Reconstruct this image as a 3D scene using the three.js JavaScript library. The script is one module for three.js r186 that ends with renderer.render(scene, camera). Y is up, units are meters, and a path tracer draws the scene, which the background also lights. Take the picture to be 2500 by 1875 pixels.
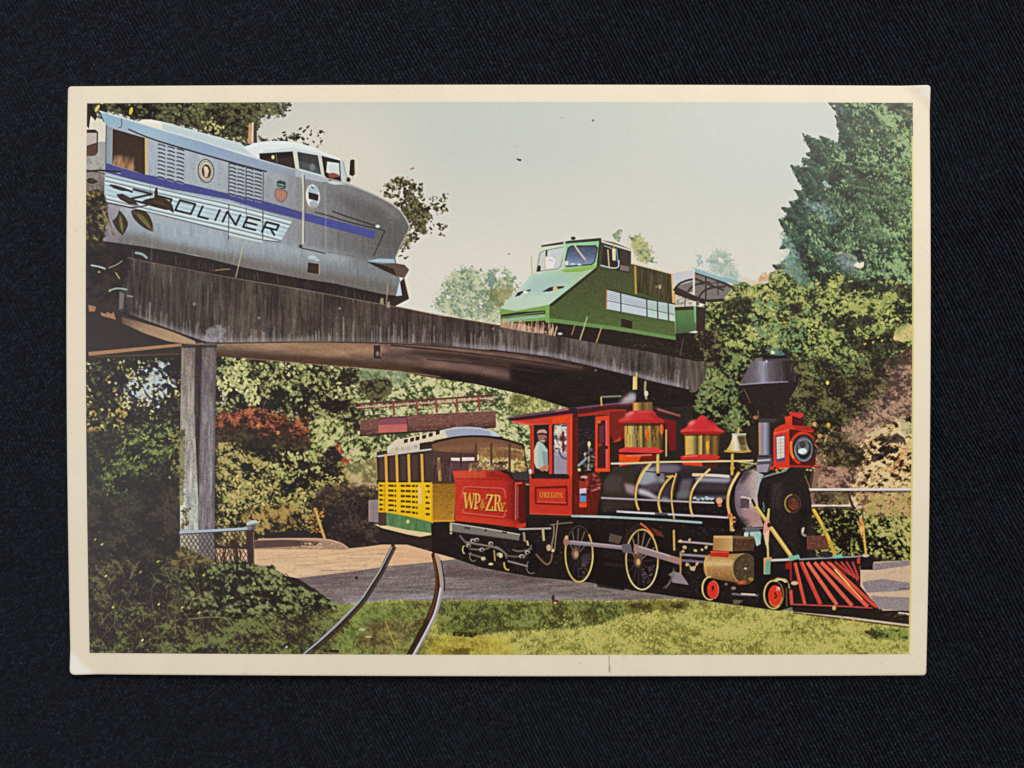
import * as THREE from 'three';
import { RectAreaLightUniformsLib } from 'three/addons/lights/RectAreaLightUniformsLib.js';

// ---------------------------------------------------------------- camera, light, exposure
const scene = new THREE.Scene();
scene.background = new THREE.Color(0x000000);
const camera = new THREE.PerspectiveCamera(50, 4 / 3, 0.01, 5);
camera.position.set(0.002904, 0.1465, -0.001012);
camera.up.set(0, 0, -1);
camera.lookAt(0.002493, 0, 0.000447);
const renderer = new THREE.WebGLRenderer({ antialias: true });
renderer.setSize(1024, 768);
renderer.toneMapping = THREE.LinearToneMapping;
renderer.toneMappingExposure = 1;
renderer.shadowMap.enabled = true;
RectAreaLightUniformsLib.init();
// two soft room lights, far out of the frame: a broad one beyond the top edge and a cooler one high at the left
function softLight(colour, power, w, h, x, y, z) {
  const l = new THREE.RectAreaLight(colour, power, w, h);
  l.position.set(x, y, z); l.lookAt(0, 0, 0); scene.add(l);
}
softLight(0xfffcf5, 12.2, 0.7, 0.6, 0.42, 0.8, -0.72);
softLight(0xeef2ff, 3.9, 0.7, 0.7, -0.85, 0.9, 0.1);

function tag(o, name, label, category) { o.name = name; o.userData.label = label; if (category) o.userData.category = category; return o; }
function numbersTexture(data, w, h, srgb, repeat) {
  const t = new THREE.DataTexture(data, w, h, THREE.RGBAFormat);
  t.magFilter = THREE.LinearFilter; t.minFilter = THREE.LinearFilter;
  if (srgb) t.colorSpace = THREE.SRGBColorSpace;
  if (repeat) t.wrapS = t.wrapT = THREE.RepeatWrapping;
  t.needsUpdate = true;
  return t;
}
// ---------------------------------------------------------------- the printed picture: ink on the card, drawn in sheet units
// (one unit is about 0.072 mm of card; the picture's own edges run from 214 to 2226 across and from 257 to 1597 down)
const INK_X = 160, INK_Y = 205, INK_W = 2112, INK_H = 1452;
function random(seed) { let a = seed >>> 0; return () => { a = (a + 0x6d2b79f5) | 0; let t = Math.imul(a ^ (a >>> 15), 1 | a); t = (t + Math.imul(t ^ (t >>> 7), 61 | t)) ^ t; return ((t ^ (t >>> 14)) >>> 0) / 4294967296; }; }
function lattice(ix, iy, s) { let h = Math.imul(ix, 374761393) ^ Math.imul(iy, 668265263) ^ Math.imul(s, 974634777); h = Math.imul(h ^ (h >>> 13), 1274126177); return ((h ^ (h >>> 16)) >>> 0) / 4294967296; }
function noise(x, y, s = 0) {
  const ix = Math.floor(x), iy = Math.floor(y), fx = x - ix, fy = y - iy, u = fx * fx * (3 - 2 * fx), v = fy * fy * (3 - 2 * fy);
  const a = lattice(ix, iy, s), b = lattice(ix + 1, iy, s), c = lattice(ix, iy + 1, s), d = lattice(ix + 1, iy + 1, s);
  return a + (b - a) * u + (c - a) * v + (a - b - c + d) * u * v;
}
function fbm(x, y, s = 0, n = 3) { let t = 0, a = 0.5, k = 0; for (let i = 0; i < n; i++) { t += a * noise(x, y, s + i); k += a; a *= 0.5; x *= 2.03; y *= 2.03; } return t / k; }
const rgb = (c, a = 1) => `rgba(${c[0] | 0},${c[1] | 0},${c[2] | 0},${a})`;
const mixc = (a, b, t) => [a[0] + (b[0] - a[0]) * t, a[1] + (b[1] - a[1]) * t, a[2] + (b[2] - a[2]) * t];

function drawPicture(makeCanvas) {
  const canvas = makeCanvas(INK_W, INK_H), g = canvas.getContext('2d');
  const rnd = random(71);
  const rr = (a, b) => a + (b - a) * rnd();
  g.translate(-INK_X, -INK_Y);
  g.lineCap = 'round'; g.lineJoin = 'round';
  const paint = (f) => (Array.isArray(f) ? rgb(f) : f);
  const path = (d) => (typeof d === 'string' ? new Path2D(/^[Mm]/.test(d) ? d : 'M' + d + 'Z') : d);
  const P = (d, f, a = 1) => { g.globalAlpha = a; g.fillStyle = paint(f); g.fill(path(d)); g.globalAlpha = 1; };
  const L = (d, w, f, a = 1, cap = 'round') => { g.globalAlpha = a; g.lineCap = cap; g.strokeStyle = paint(f); g.lineWidth = w; const q = d.trim().split(/\s+/).map((t) => t.split(',').map(Number)); g.beginPath(); g.moveTo(q[0][0], q[0][1]);
    for (let i = 1; i < q.length; i++) { const last = i === q.length - 1, m = last ? q[i] : [(q[i][0] + q[i + 1][0]) / 2, (q[i][1] + q[i + 1][1]) / 2]; if (q.length < 3) g.lineTo(m[0], m[1]); else g.quadraticCurveTo(q[i][0], q[i][1], m[0], m[1]); }
    g.stroke(); g.globalAlpha = 1; g.lineCap = 'round'; };
  const O = (d, w, f, a = 1) => { g.globalAlpha = a; g.strokeStyle = paint(f); g.lineWidth = w; g.stroke(path(d)); g.globalAlpha = 1; };
  const R = (x0, y0, x1, y1, f, a = 1) => { g.globalAlpha = a; g.fillStyle = paint(f); g.fillRect(x0, y0, x1 - x0, y1 - y0); g.globalAlpha = 1; };
  const E = (x, y, rx, ry, f, rot = 0, a = 1) => { g.globalAlpha = a; g.fillStyle = paint(f); g.beginPath(); g.ellipse(x, y, rx, ry, rot, 0, 7); g.fill(); g.globalAlpha = 1; };
  const EO = (x, y, rx, ry, w, f, t0 = 0, t1 = 6.2832, a = 1) => { g.globalAlpha = a; g.strokeStyle = paint(f); g.lineWidth = w; g.beginPath(); g.ellipse(x, y, rx, ry, 0, t0, t1); g.stroke(); g.globalAlpha = 1; };
  const G = (x0, y0, x1, y1, ...stops) => { const l = g.createLinearGradient(x0, y0, x1, y1); stops.forEach((s, i) => l.addColorStop(Array.isArray(s[1]) ? s[0] : i / (stops.length - 1), Array.isArray(s[1]) ? rgb(s[1], s[2] ?? 1) : rgb(s, s[3] ?? 1))); return l; };
  const within = (d, f) => { g.save(); g.clip(path(d)); f(); g.restore(); };
  const box = (d) => { const n = d.replace(/[A-Za-z]/g, ' ').trim().split(/[\s,]+/).map(Number); let b = [1e9, 1e9, -1e9, -1e9]; for (let i = 0; i + 1 < n.length; i += 2) b = [Math.min(b[0], n[i]), Math.min(b[1], n[i + 1]), Math.max(b[2], n[i]), Math.max(b[3], n[i + 1])]; return b; };
  const probe = makeCanvas(4, 4).getContext('2d');
  const inside = (p, x, y) => probe.isPointInPath(p, x, y);
  // the area d, feathered by f units, as a mask over its own box
  function maskOf(d, f) {
    const b = box(d), x0 = Math.max(INK_X, Math.floor(b[0] - f * 2)), y0 = Math.max(INK_Y, Math.floor(b[1] - f * 2)), w = Math.min(INK_X + INK_W, Math.ceil(b[2] + f * 2)) - x0, h = Math.min(INK_Y + INK_H, Math.ceil(b[3] + f * 2)) - y0;
    const c = makeCanvas(w, h), q = c.getContext('2d'); q.translate(-x0, -y0); if (f > 0) q.filter = `blur(${f}px)`; q.fillStyle = '#fff'; q.fill(path(d));
    return { x0, y0, w, h, m: q.getImageData(0, 0, w, h).data };
  }
  // foliage: leaf-sized cells lit in clumps (noise of wavelength k); pal runs from deep to bright; small areas are dabbed by hand
  const overrun = (d) => d.replace(/([\d.]+),([\d.]+)/g, (m, x, y) => `${x >= 2222 ? 2260 : x <= 219 ? 176 : x},${y <= 261 ? 218 : y >= 1594 ? 1648 : y}`);   // areas that reach the picture's edge run past it
  function F(d, o) {
    d = overrun(d);
    const b = box(d), { n, s = [3, 6], k = 40, pal, lo = 0.28, hi = 0.72, jit = 0.25, long = 1.5, seed = 1, ang = null, spread = 3.2, a = 0.95, tone, gap = 0, vary = 10 } = o;
    if ((b[2] - b[0]) * (b[3] - b[1]) < 2200) {
      const p = path(d);
      for (let i = 0; i < n * 1.3; i++) {
        const x = rr(b[0], b[2]), y = rr(b[1], b[3]);
        if (!inside(p, x, y)) continue;
        const t = Math.max(0, Math.min(0.999, (fbm(x / k, y / k, seed, 3) - lo) / (hi - lo) + rr(-0.4, 0.4))) * (pal.length - 1), c = mixc(pal[t | 0], pal[(t | 0) + 1], t - (t | 0)), v = rr(-vary, vary), r = rr(s[0], s[1]) * 0.75;
        E(x, y, r * rr(0.8, 1.7), r * rr(0.5, 0.9), [c[0] + v, c[1] + v, c[2] + v], (ang ?? 0) + rr(-spread, spread) / 2, a);
      }
      return;
    }
    const f = o.feather ?? 5, { x0, y0, w, h, m } = maskOf(d, f), img = g.getImageData(x0 - INK_X, y0 - INK_Y, w, h), px = img.data;
    const cell = (s[0] + s[1]) * (o.size ?? 0.66), ca = Math.cos(ang ?? 0.6), sa = Math.sin(ang ?? 0.6), kx = 1 / (cell * Math.sqrt(long)), ky = Math.sqrt(long) / cell, cap = pal.length - 1.001;
    for (let j = 0; j < h; j++) for (let i = 0; i < w; i++) {
      const at = (j * w + i) * 4, mk = m[at + 3] / 255;
      if (mk < 0.02) continue;
      const x = x0 + i, y = y0 + j, wx = x + 7 * (noise(x / 13, y / 13, seed + 60) - 0.5), wy = y + 7 * (noise(x / 13, y / 13, seed + 61) - 0.5);
      const U = (wx * ca + wy * sa) * kx, V = (-wx * sa + wy * ca) * ky, iu = Math.floor(U), iv = Math.floor(V);
      let best = 9, id = 0, second = 9;
      for (let q = -1; q < 2; q++) for (let r = -1; r < 2; r++) { const du = iu + r + lattice(iu + r, iv + q, seed + 70) - U, dv = iv + q + lattice(iu + r, iv + q, seed + 71) - V, e = du * du + dv * dv; if (e < best) { second = best; best = e; id = lattice(iu + r, iv + q, seed + 72); } else if (e < second) second = e; }
      const clump = fbm(x / k, y / k, seed, 3);
      let al = Math.max(0, Math.min(1, (mk - 0.5) * 2.6 + 0.5 + (id - 0.5) * (o.rough ?? 1.5))) * a;
      if (gap && clump < gap + 0.1 * (id - 0.3)) al = 0;
      if (al <= 0) continue;
      const kk = Math.max(11, k * 0.42), bulge = fbm(x / kk, (y + 4) / kk, seed + 80, 2) - fbm((x + 2) / kk, (y - 4) / kk, seed + 80, 2);
      let t = (clump - lo) / (hi - lo) + (id - 0.5) * jit * 2.3 + 0.55 * (fbm(x / 5.5, y / 5.5, seed + 81, 2) - 0.5) + 1.25 * bulge - 1.0 * best + 0.24 + (tone ? tone(x, y) : 0) - 0.16 * Math.max(0, 1 - (second - best) * 7);
      t = Math.max(0, Math.min(0.999, t)) * cap;
      const lo2 = pal[t | 0], hi2 = pal[(t | 0) + 1], ft = t - (t | 0), v = (lattice(x, y, 77) - 0.5) * 12;
      for (let c = 0; c < 3; c++) px[at + c] = Math.max(0, Math.min(255, px[at + c] * (1 - al) + (lo2[c] + (hi2[c] - lo2[c]) * ft + v) * al));
    }
    g.putImageData(img, x0 - INK_X, y0 - INK_Y);
  }
  // multiplies an area by 1 + amount * noise stretched by (kx, ky)
  function N(d, kx, ky, amount, seed, o = {}) {
    const { x0, y0, w, h, m } = maskOf(d, o.feather ?? 0.6), img = g.getImageData(x0 - INK_X, y0 - INK_Y, w, h), px = img.data, tint = o.tint ?? [1, 1, 1];
    for (let j = 0; j < h; j++) for (let i = 0; i < w; i++) { const at = (j * w + i) * 4, mk = m[at + 3] / 255; if (mk < 0.02) continue; const x = x0 + i, y = y0 + j, sl = (o.slope ?? 0) * x, e = (fbm(x / kx, (y - sl) / ky, seed, 3) - 0.5) * 2 + (o.fine ?? 0.35) * (lattice(x >> 1, y >> 1, seed) - 0.5); for (let c = 0; c < 3; c++) px[at + c] = Math.max(0, Math.min(255, px[at + c] * (1 + amount * e * mk * tint[c]))); }
    g.putImageData(img, x0 - INK_X, y0 - INK_Y);
  }
  // dabs of bright leaf scattered in bunches over a dark ground
  function dots(d, n, s, pal, o = {}) {
    const b = box(d), p = path(d), k = o.k ?? 60, cut = o.cut ?? 0.5;
    for (let i = 0; i < n; i++) {
      const x = rr(b[0], b[2]), y = rr(b[1], b[3]);
      if (!inside(p, x, y) || fbm(x / k, y / k, o.seed ?? 5, 3) < cut) continue;
      const c = pal[(rnd() * pal.length) | 0], r = rr(s[0], s[1]) * 0.72;
      E(x, y, r * rr(0.8, o.long ?? 1.5), r * rr(0.5, 0.9), c, (o.ang ?? 0) + rr(-1.6, 1.6), rr(0.6, 1));
    }
  }
  // upright weather streaks on concrete
  function streaks(d, n, len, w, cols, al) { const b = box(d), p = path(d); within(d, () => { for (let i = 0; i < n; i++) { const x = rr(b[0], b[2]), y = rr(b[1], b[3]); if (!inside(p, x, y)) continue; const l = rr(len[0], len[1]); L(`${x},${y - l / 2} ${x + rr(-2, 2)},${y + l / 2}`, rr(w[0], w[1]), cols[(rnd() * cols.length) | 0], rr(al[0], al[1])); } }); }
  function speckle(d, n, s, cols, al) { const b = box(d); within(d, () => { for (let i = 0; i < n; i++) E(rr(b[0], b[2]), rr(b[1], b[3]), rr(s[0], s[1]) * 1.6, rr(s[0], s[1]) * 0.8, cols[(rnd() * cols.length) | 0], rr(-0.4, 0.4), rr(al[0], al[1])); }); }
  const soft = (px, f) => { g.save(); g.filter = `blur(${px}px)`; f(); g.restore(); };

  // ------------------------------------------------------------ sky
  R(160, 205, 2272, 1657, G(0, 257, 0, 760, [206, 208, 200], [212, 212, 203], [221, 219, 208], [229, 226, 214]));
  soft(60, () => { E(820, 420, 190, 150, [228, 220, 204], 0, 0.7); E(1250, 330, 300, 70, [201, 208, 203], 0, 0.7); E(1850, 380, 220, 120, [206, 213, 209], 0, 0.6); E(1100, 700, 260, 90, [230, 225, 213], 0, 0.7); });
  speckle('214,257 2226,257 2226,760 214,760', 5200, [0.8, 2.2], [[190, 192, 186], [232, 226, 212], [214, 208, 204], [200, 208, 204]], [0.08, 0.26]);
  L('1265,397 1273,399', 4, [120, 88, 40]); E(1271, 399, 4, 3, [110, 84, 40]); E(1448, 303, 3, 2.4, [120, 110, 90]); L('1007,421 1014,418', 3, [172, 116, 84]); E(1372, 296, 2, 1.6, [170, 168, 160]); E(1246, 626, 2.5, 2, [150, 146, 138]); E(1260, 365, 2, 1.6, [180, 178, 170]); L('1099,376 1104,384', 2, [192, 194, 188]);

  // ------------------------------------------------------------ trees against the sky, upper left
  const LT = [[38, 33, 30], [60, 56, 46], [86, 84, 62], [112, 110, 76]];
  const tl = '214,257 722,257 716,268 700,282 692,298 682,284 672,290 660,300 644,292 640,306 634,322 622,342 628,356 600,366 560,352 470,322 400,302 340,300 262,276 250,300 236,286 226,330 214,318';
  P('214,257 640,257 632,318 618,352 560,346 470,316 340,294 250,272 214,290', [66, 60, 48]);
  F(tl, { s: [2.8, 5], k: 34, pal: LT, lo: 0.3, hi: 0.86, jit: 0.34, seed: 3, rough: 3, feather: 4 });
  dots('420,300 630,290 610,356 520,334', 260, [3, 5.5], [[214, 204, 144], [196, 190, 130], [170, 168, 108]], { k: 40, cut: 0.46, seed: 11 });
  dots('300,257 620,257 600,300 400,296', 120, [3, 6], [[110, 128, 86], [132, 140, 92]], { seed: 4, cut: 0.5 });
  E(323, 277, 4.5, 10, [206, 186, 72], 0.2); E(248, 262, 12, 4, [220, 208, 130], 2.2); E(226, 268, 10, 4, [214, 204, 120], 0.9);
  P('214,286 262,300 262,352 214,352', [229, 222, 203]); P('214,257 226,257 240,290 236,300 224,288 220,320 214,312', [52, 46, 38]); P('240,257 262,262 268,290 256,304 246,280', [56, 50, 40]); E(240, 270, 4, 10, [208, 200, 120], 0.5);
  
  F('632,338 664,351 690,345 713,336 740,330 765,316 780,328 796,324 799,340 788,360 779,370 736,358 640,354', { s: [2.4, 4.4], k: 18, pal: LT, seed: 9, gap: 0.4, feather: 3, rough: 2.4, lo: 0.34, hi: 0.9 });
  for (const [x, y] of [[698, 331], [748, 327], [756, 318], [738, 322], [700, 338]]) E(x, y, 5, 2.4, [84, 76, 58], rr(-1, 1));
  P('612,312 618,310 620,358 610,358', [206, 152, 104]); P('625,308 631,308 633,356 624,356', [86, 70, 54]); R(619, 306, 624, 352, [214, 206, 190]);
  // the tree behind the nose
  const rt = ['938,468 952,460 971,446 990,442 1004,452 1027,453 1030,462 1018,470 1026,500 1052,514 1060,540 1040,556 1050,570 1020,584 1004,610 990,560 980,500 956,492', '1046,502 1060,494 1076,494 1084,478 1092,488 1082,504 1094,522 1084,528 1076,516 1066,534 1050,520', '1050,556 1068,552 1090,560 1086,578 1064,566 1044,566', '984,596 1006,590 1002,606 1008,626 998,636 988,622'];
  const NT = [[52, 45, 32], [64, 56, 38], [58, 50, 36], [88, 82, 54], [112, 108, 70], [140, 138, 92], [48, 40, 30]];
  for (const d of rt) F(d, { s: [2.6, 4.6], k: 14, pal: [[50, 43, 32], [62, 55, 40], [92, 88, 58], [132, 130, 86]], seed: 21, gap: 0.44, feather: 4, rough: 2.6, lo: 0.36, hi: 0.86 });
  dots('930,470 960,445 1000,436 1034,450 1036,480 1064,510 1080,490 1098,480 1096,530 1066,540 1100,556 1090,582 1050,575 1020,600 1006,640 980,640 985,600 975,520', 1300, [3, 6], NT, { k: 15, cut: 0.46, seed: 24, long: 1.9 });
  L('990,600 996,560 1000,520 990,470', 2.4, [60, 50, 38], 0.7); L('1000,530 1030,520 1068,505', 2, [60, 50, 38], 0.7);
  // ------------------------------------------------------------ far trees, centre and right
  const FARG = [[150, 168, 142], [166, 182, 146], [188, 198, 160], [206, 210, 174]];
  const FT = '1068,742 1092,700 1104,676 1128,662 1152,660 1176,672 1190,690 1196,672 1216,662 1240,664 1262,684 1272,700 1240,740 1222,790 1180,790 1110,778 1076,766';
  F(FT, { s: [2.6, 4.6], k: 26, pal: [[104, 126, 104], [134, 154, 124], [168, 182, 142], [202, 206, 168]], lo: 0.26, hi: 0.78, seed: 31, a: 0.85, feather: 6, rough: 2.8, jit: 0.4, gap: 0.3 });
  dots('1056,750 1084,690 1104,664 1140,650 1190,668 1240,650 1280,690 1250,740 1100,770', 260, [2.4, 4.6], [[126, 146, 120], [150, 168, 138], [176, 188, 152], [110, 130, 106], [196, 196, 160]], { k: 18, cut: 0.48, seed: 34 });
  F('1196,674 1206,668 1212,690 1206,710 1198,700', { n: 160, s: [2, 4], pal: [[110, 140, 134], [128, 154, 144], [140, 164, 150]], seed: 32 });
  for (const [x, y, l] of [[1228, 700, 40], [1252, 706, 30], [1240, 690, 30], [1150, 690, 34]]) L(`${x},${y + l} ${x + 3},${y}`, 1.6, [120, 116, 92], 0.6);
  F('1190,715 1270,700 1225,760 1200,740', { s: [2.4, 4], pal: [[112, 124, 86], [144, 146, 102], [170, 166, 124]], seed: 33, feather: 8 });
  dots('1062,760 1110,690 1180,760', 60, [2, 3.5], [[190, 200, 170], [206, 206, 184]], { cut: 0.45 });
  F('1494,580 1504,572 1520,566 1514,596 1500,592', { n: 80, s: [1.5, 3], pal: [[120, 138, 104], [150, 160, 120], [166, 170, 130]] });
  F('1534,588 1546,580 1562,582 1578,596 1592,620 1592,640 1606,634 1606,648 1560,646 1544,612', { n: 560, s: [2.5, 4.5], k: 20, pal: [[96, 116, 80], [112, 134, 100], [146, 156, 104], [186, 184, 124]], seed: 35, rough: 2.6, feather: 4, gap: 0.3, jit: 0.4 });
  F('1726,636 1740,620 1762,618 1784,632 1796,660 1804,690 1770,690 1730,664', { n: 560, s: [2, 4], k: 22, pal: [[128, 158, 152], [150, 176, 166], [182, 194, 180]], seed: 36, a: 0.75, rough: 2.8, feather: 5, gap: 0.32, jit: 0.4 });
  dots('1698,630 1712,626 1714,656 1698,656', 40, [2, 4], [[150, 172, 164], [176, 192, 184]], { cut: 0.3 });
  F('1786,700 1804,682 1850,690 1884,670 1890,720 1800,724', { n: 260, s: [2, 4], pal: [[180, 184, 150], [206, 200, 168], [224, 204, 170]], a: 0.7, seed: 37 });
  F('1846,690 1860,670 1880,672 1870,690', { n: 60, s: [2, 4], pal: [[206, 160, 120], [220, 180, 140]], a: 0.8 });

  // ------------------------------------------------------------ conifers, upper right
  P('2060,250 2240,250 2240,760 1960,720 1900,680 1930,610 1920,560 1950,480 1985,430 2040,370', [70, 80, 66]);
  F('2019,254 2044,270 2062,272 2052,292 2038,288 2053,312 2046,331 2054,354 2048,360 2002,340 2010,354 1960,336 1964,360 1980,369 1968,384 1986,396 1960,394 1980,414 1934,413 1932,426 1952,446 1960,470 1941,472 1948,494 1928,499 1938,513 1911,515 1926,528 1904,540 1914,560 1908,560 1920,586 1908,596 1905,612 1928,608 1929,626 1910,642 1888,653 1894,670 1884,690 1960,730 2226,780 2226,254', { s: [2.8, 5], k: 30, pal: [[46, 44, 38], [56, 62, 52], [78, 102, 78], [118, 148, 108], [160, 184, 130]], lo: 0.28, hi: 0.76, jit: 0.34, seed: 41, ang: 1.05, long: 2.2, feather: 4, rough: 1.2, tone: (x, y) => Math.max(-0.12, (x - 2060) / 420) + (x > 2080 ? (380 - y) / 1500 : 0) - (fbm((x + y * 0.3) / 90, (y - x * 0.35) / 26, 49, 2) < 0.45 ? 0.24 : 0) });
  for (const [x, y, w, h] of [[2105, 305, 46, 12], [2110, 440, 60, 40], [2150, 700, 60, 16], [2190, 272, 36, 14], [2020, 440, 40, 12], [1985, 470, 26, 22], [2090, 330, 40, 14]]) F(`${x - w},${y - h * 0.3} ${x - w * 0.3},${y - h} ${x + w * 0.6},${y - h * 0.7} ${x + w},${y} ${x + w * 0.4},${y + h} ${x - w * 0.5},${y + h * 0.8}`, { n: w * h * 0.3, s: [3, 5], k: 14, pal: [[44, 40, 35], [52, 50, 42], [72, 80, 60]], seed: 43, feather: 9, a: 0.85 });
  // tips of the boughs on the sky side, thinning to single sprays
  for (const [x, y, a, l] of [[1957, 334, 0.72, 80], [2000, 340, 0.7, 70], [2036, 288, 1.0, 80], [1929, 411, 0.78, 90], [1957, 393, 0.7, 80], [1906, 513, 0.5, 70], [1899, 540, 0.8, 80], [1925, 498, 0.7, 60], [1937, 471, 0.6, 60], [2045, 332, 0.8, 60], [1965, 382, 0.3, 60], [1885, 652, 0.6, 36], [1902, 612, -0.5, 40], [2018, 255, 0.5, 50], [1976, 352, 0.7, 60], [1944, 440, 0.7, 70], [1912, 560, 0.8, 60], [1918, 528, 0.6, 60], [2050, 312, 0.9, 50], [1908, 592, 0.2, 50], [2030, 268, 0.6, 50], [1948, 426, 0.8, 60]]) for (let i = 0; i < l * 2.2; i++) { const t = rnd() ** 0.8 * l, w = t * 0.62 + 2, side = rr(-1, 1); E(x + Math.cos(a) * t - Math.sin(a) * side * w * 0.6, y + Math.sin(a) * t + Math.cos(a) * side * w * 0.6, rr(1.8, 3.8), rr(1.2, 2.2), mixc([48, 54, 48], [92, 124, 100], Math.max(0, Math.min(1, 0.35 - side * 0.4 + rr(-0.3, 0.3)))), a + side * 0.7 + rr(-0.4, 0.4), 0.9); }
  // boughs laid one over another, lit from above on the right
  const boughs = []; for (let i = 0; i < 46; i++) { const y = rr(262, 640), edge = y < 330 ? 2040 - (330 - y) * 0.2 : y < 420 ? 1950 - (y - 330) * 0.2 : 1925 - (y - 420) * 0.05; boughs.push([edge + rr(6, 2240 - edge), y + rr(-10, 10), rr(60, 150), rr(0.1, 1.3)]); }
  for (const [x, y, l, q] of boughs.sort((m, n) => m[1] - n[1])) {
    const w = l * rr(0.2, 0.3), far = Math.min(1, Math.max(0, (x - 1930) / 260)), light = mixc([92, 126, 100], [146, 172, 114], far), dim = mixc([52, 62, 56], [54, 58, 46], far);
    for (let i = 0; i < l * 1.5; i++) {
      const t = rnd() ** 0.75, s = rr(-1, 1), px = x + Math.cos(q) * t * l - Math.sin(q) * s * w * t ** 0.8, py = y + Math.sin(q) * t * l + Math.cos(q) * s * w * t ** 0.8;
      if (px > 2230 || py > 700) continue;
      const lit = Math.max(0, Math.min(1, 0.42 - s * 0.5 + rr(-0.3, 0.3) - t * 0.15));
      E(px, py, rr(2.2, 4.4), rr(1.1, 2), mixc(dim, light, lit), q + 0.5 + rr(-0.7, 0.7), rr(0.6, 0.95));
    }
  }
  F('1962,486 2000,500 2040,540 2060,556 2030,550 1980,520 1950,505', { n: 260, s: [3, 6], pal: [[120, 150, 150], [142, 176, 184], [166, 190, 190]], seed: 44, a: 0.6, feather: 12 });
  F('1902,560 1930,590 1950,640 1980,700 1940,720 1900,700 1910,640 1925,620 1905,590', { n: 900, s: [2.5, 5], k: 26, pal: [[104, 132, 106], [122, 152, 124], [140, 168, 140], [138, 174, 176]], seed: 45, a: 0.8, feather: 9 });
  F('2040,610 2090,640 2080,670 2044,660', { n: 180, s: [3, 5], pal: [[110, 118, 122], [136, 146, 150], [160, 172, 178]], seed: 46, a: 0.7, feather: 8 });
  P('2080,652 2090,644 2096,647 2106,643 2106,654 2098,660 2088,658', [232, 224, 206]); P('2004,452 2011,446 2018,455 2030,463 2014,465', [170, 190, 190], 0.8); E(2012, 468, 3, 2, [196, 176, 130]);
  for (const [x, y] of [[2090, 611], [2104, 616], [2050, 622], [2110, 634], [2006, 614]]) E(x, y, 4, 2.6, [206, 196, 154], 0.5, 0.7);
  for (const [x, y] of [[2184, 318], [2204, 316], [2208, 326], [2180, 326]]) L(`${x},${y - 10} ${x + 3},${y + 4}`, 2.6, [178, 170, 76], 0.8);
  E(2125, 326, 3, 4, [206, 186, 84]); E(2192, 345, 3, 4, [180, 166, 84]);
  dots('2060,257 2226,257 2226,720 2060,600', 700, [2.4, 4.6], [[134, 166, 112], [150, 176, 124], [112, 146, 104], [160, 178, 116]], { k: 36, cut: 0.54, seed: 47, long: 1.5, ang: 1.2 });

  // ------------------------------------------------------------ a dark ground tint under everything below the bridge
  P('214,850 1000,850 1340,860 1560,920 1700,900 1800,800 2226,800 2226,1602 210,1602', [54, 46, 42]);

  // ------------------------------------------------------------ yellow-green bushes, right, and the slope below them
  const bush = '1703,762 1724,742 1744,720 1776,704 1806,692 1836,702 1856,694 1882,716 1870,690 1882,668 1906,664 1930,680 1948,700 2000,712 2020,690 2040,668 2056,676 2064,700 2084,708 2100,700 2126,704 2150,718 2176,712 2196,720 2226,690 2226,1000 2120,1060 1990,1060 1960,1000 1900,880 1840,872 1800,1000 1760,1040 1700,1020 1660,990 1700,900 1710,830';
  P('1703,770 1770,716 1840,706 1890,690 1960,710 2100,704 2226,720 2226,1240 1960,1240 1940,1080 1700,1050 1650,980 1700,900', [52, 46, 38]);
  F(bush, { n: 13500, s: [3, 5.2], k: 30, feather: 4, pal: [[46, 40, 34], [58, 60, 44], [88, 102, 64], [128, 142, 82], [178, 182, 106]], lo: 0.3, hi: 0.82, jit: 0.36, seed: 51, long: 1.35, tone: (x, y) => 0.2 - Math.max(0, (y - 820) / 210) - Math.max(0, (x - 2150) / 300) - (x < 1720 ? 0.1 : 0) });
  dots('1960,690 2210,690 2190,830 1970,840', 900, [3, 6], [[192, 194, 108], [172, 180, 100], [206, 200, 130], [150, 166, 92]], { k: 40, cut: 0.48, seed: 52 });
  dots('1720,716 1880,700 1900,830 1800,880 1730,800', 560, [3, 6], [[196, 192, 112], [170, 176, 102], [206, 196, 134]], { k: 34, cut: 0.5, seed: 53 });
  dots('1820,730 1980,760 1960,860 1850,860', 420, [3, 6], [[110, 146, 98], [126, 158, 108], [92, 126, 92]], { k: 30, cut: 0.44, seed: 54 });
  for (const d of ['2010,790 2120,770 2130,800 2040,812', '2120,830 2200,790 2210,860 2130,850', '1890,760 1950,740 1960,764 1900,790', '2050,700 2110,690 2120,712 2070,716', '2180,700 2226,690 2226,740 2190,736', '2060,820 2150,830 2160,870 2080,860', '1760,740 1840,730 1830,770 1770,776']) F(d, { n: 160, s: [3, 7], k: 16, pal: [[42, 36, 32], [56, 50, 40], [80, 84, 56]], seed: 55, gap: 0.3 });
  for (const [x, y] of [[2140, 826], [2150, 834], [2128, 838], [2112, 828], [2108, 842], [1913, 790], [1790, 776]]) E(x, y, 3.6, 2.4, [206, 176, 90], rr(-1, 1));
  P('2184,806 2226,796 2226,830 2200,838 2176,830', [204, 180, 116]); F('2184,800 2226,790 2226,832 2180,834', { n: 90, s: [2, 4], pal: [[150, 158, 90], [196, 186, 120], [224, 196, 140]] });
  P('1868,856 1890,852 1914,866 1906,872 1880,868', [92, 132, 122]); E(1884, 862, 6, 4, [232, 206, 120], 0.5); E(1884, 864, 4, 3, [236, 226, 200]);
  // slope
  P('2226,842 2150,900 2120,960 2070,1040 1990,1090 1960,1240 2226,1240', [82, 66, 60]);
  F('2226,842 2160,880 2120,940 2226,980', { n: 700, s: [3, 6], k: 24, pal: [[54, 44, 40], [84, 66, 58], [124, 96, 82], [150, 116, 96]], seed: 57 });
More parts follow.
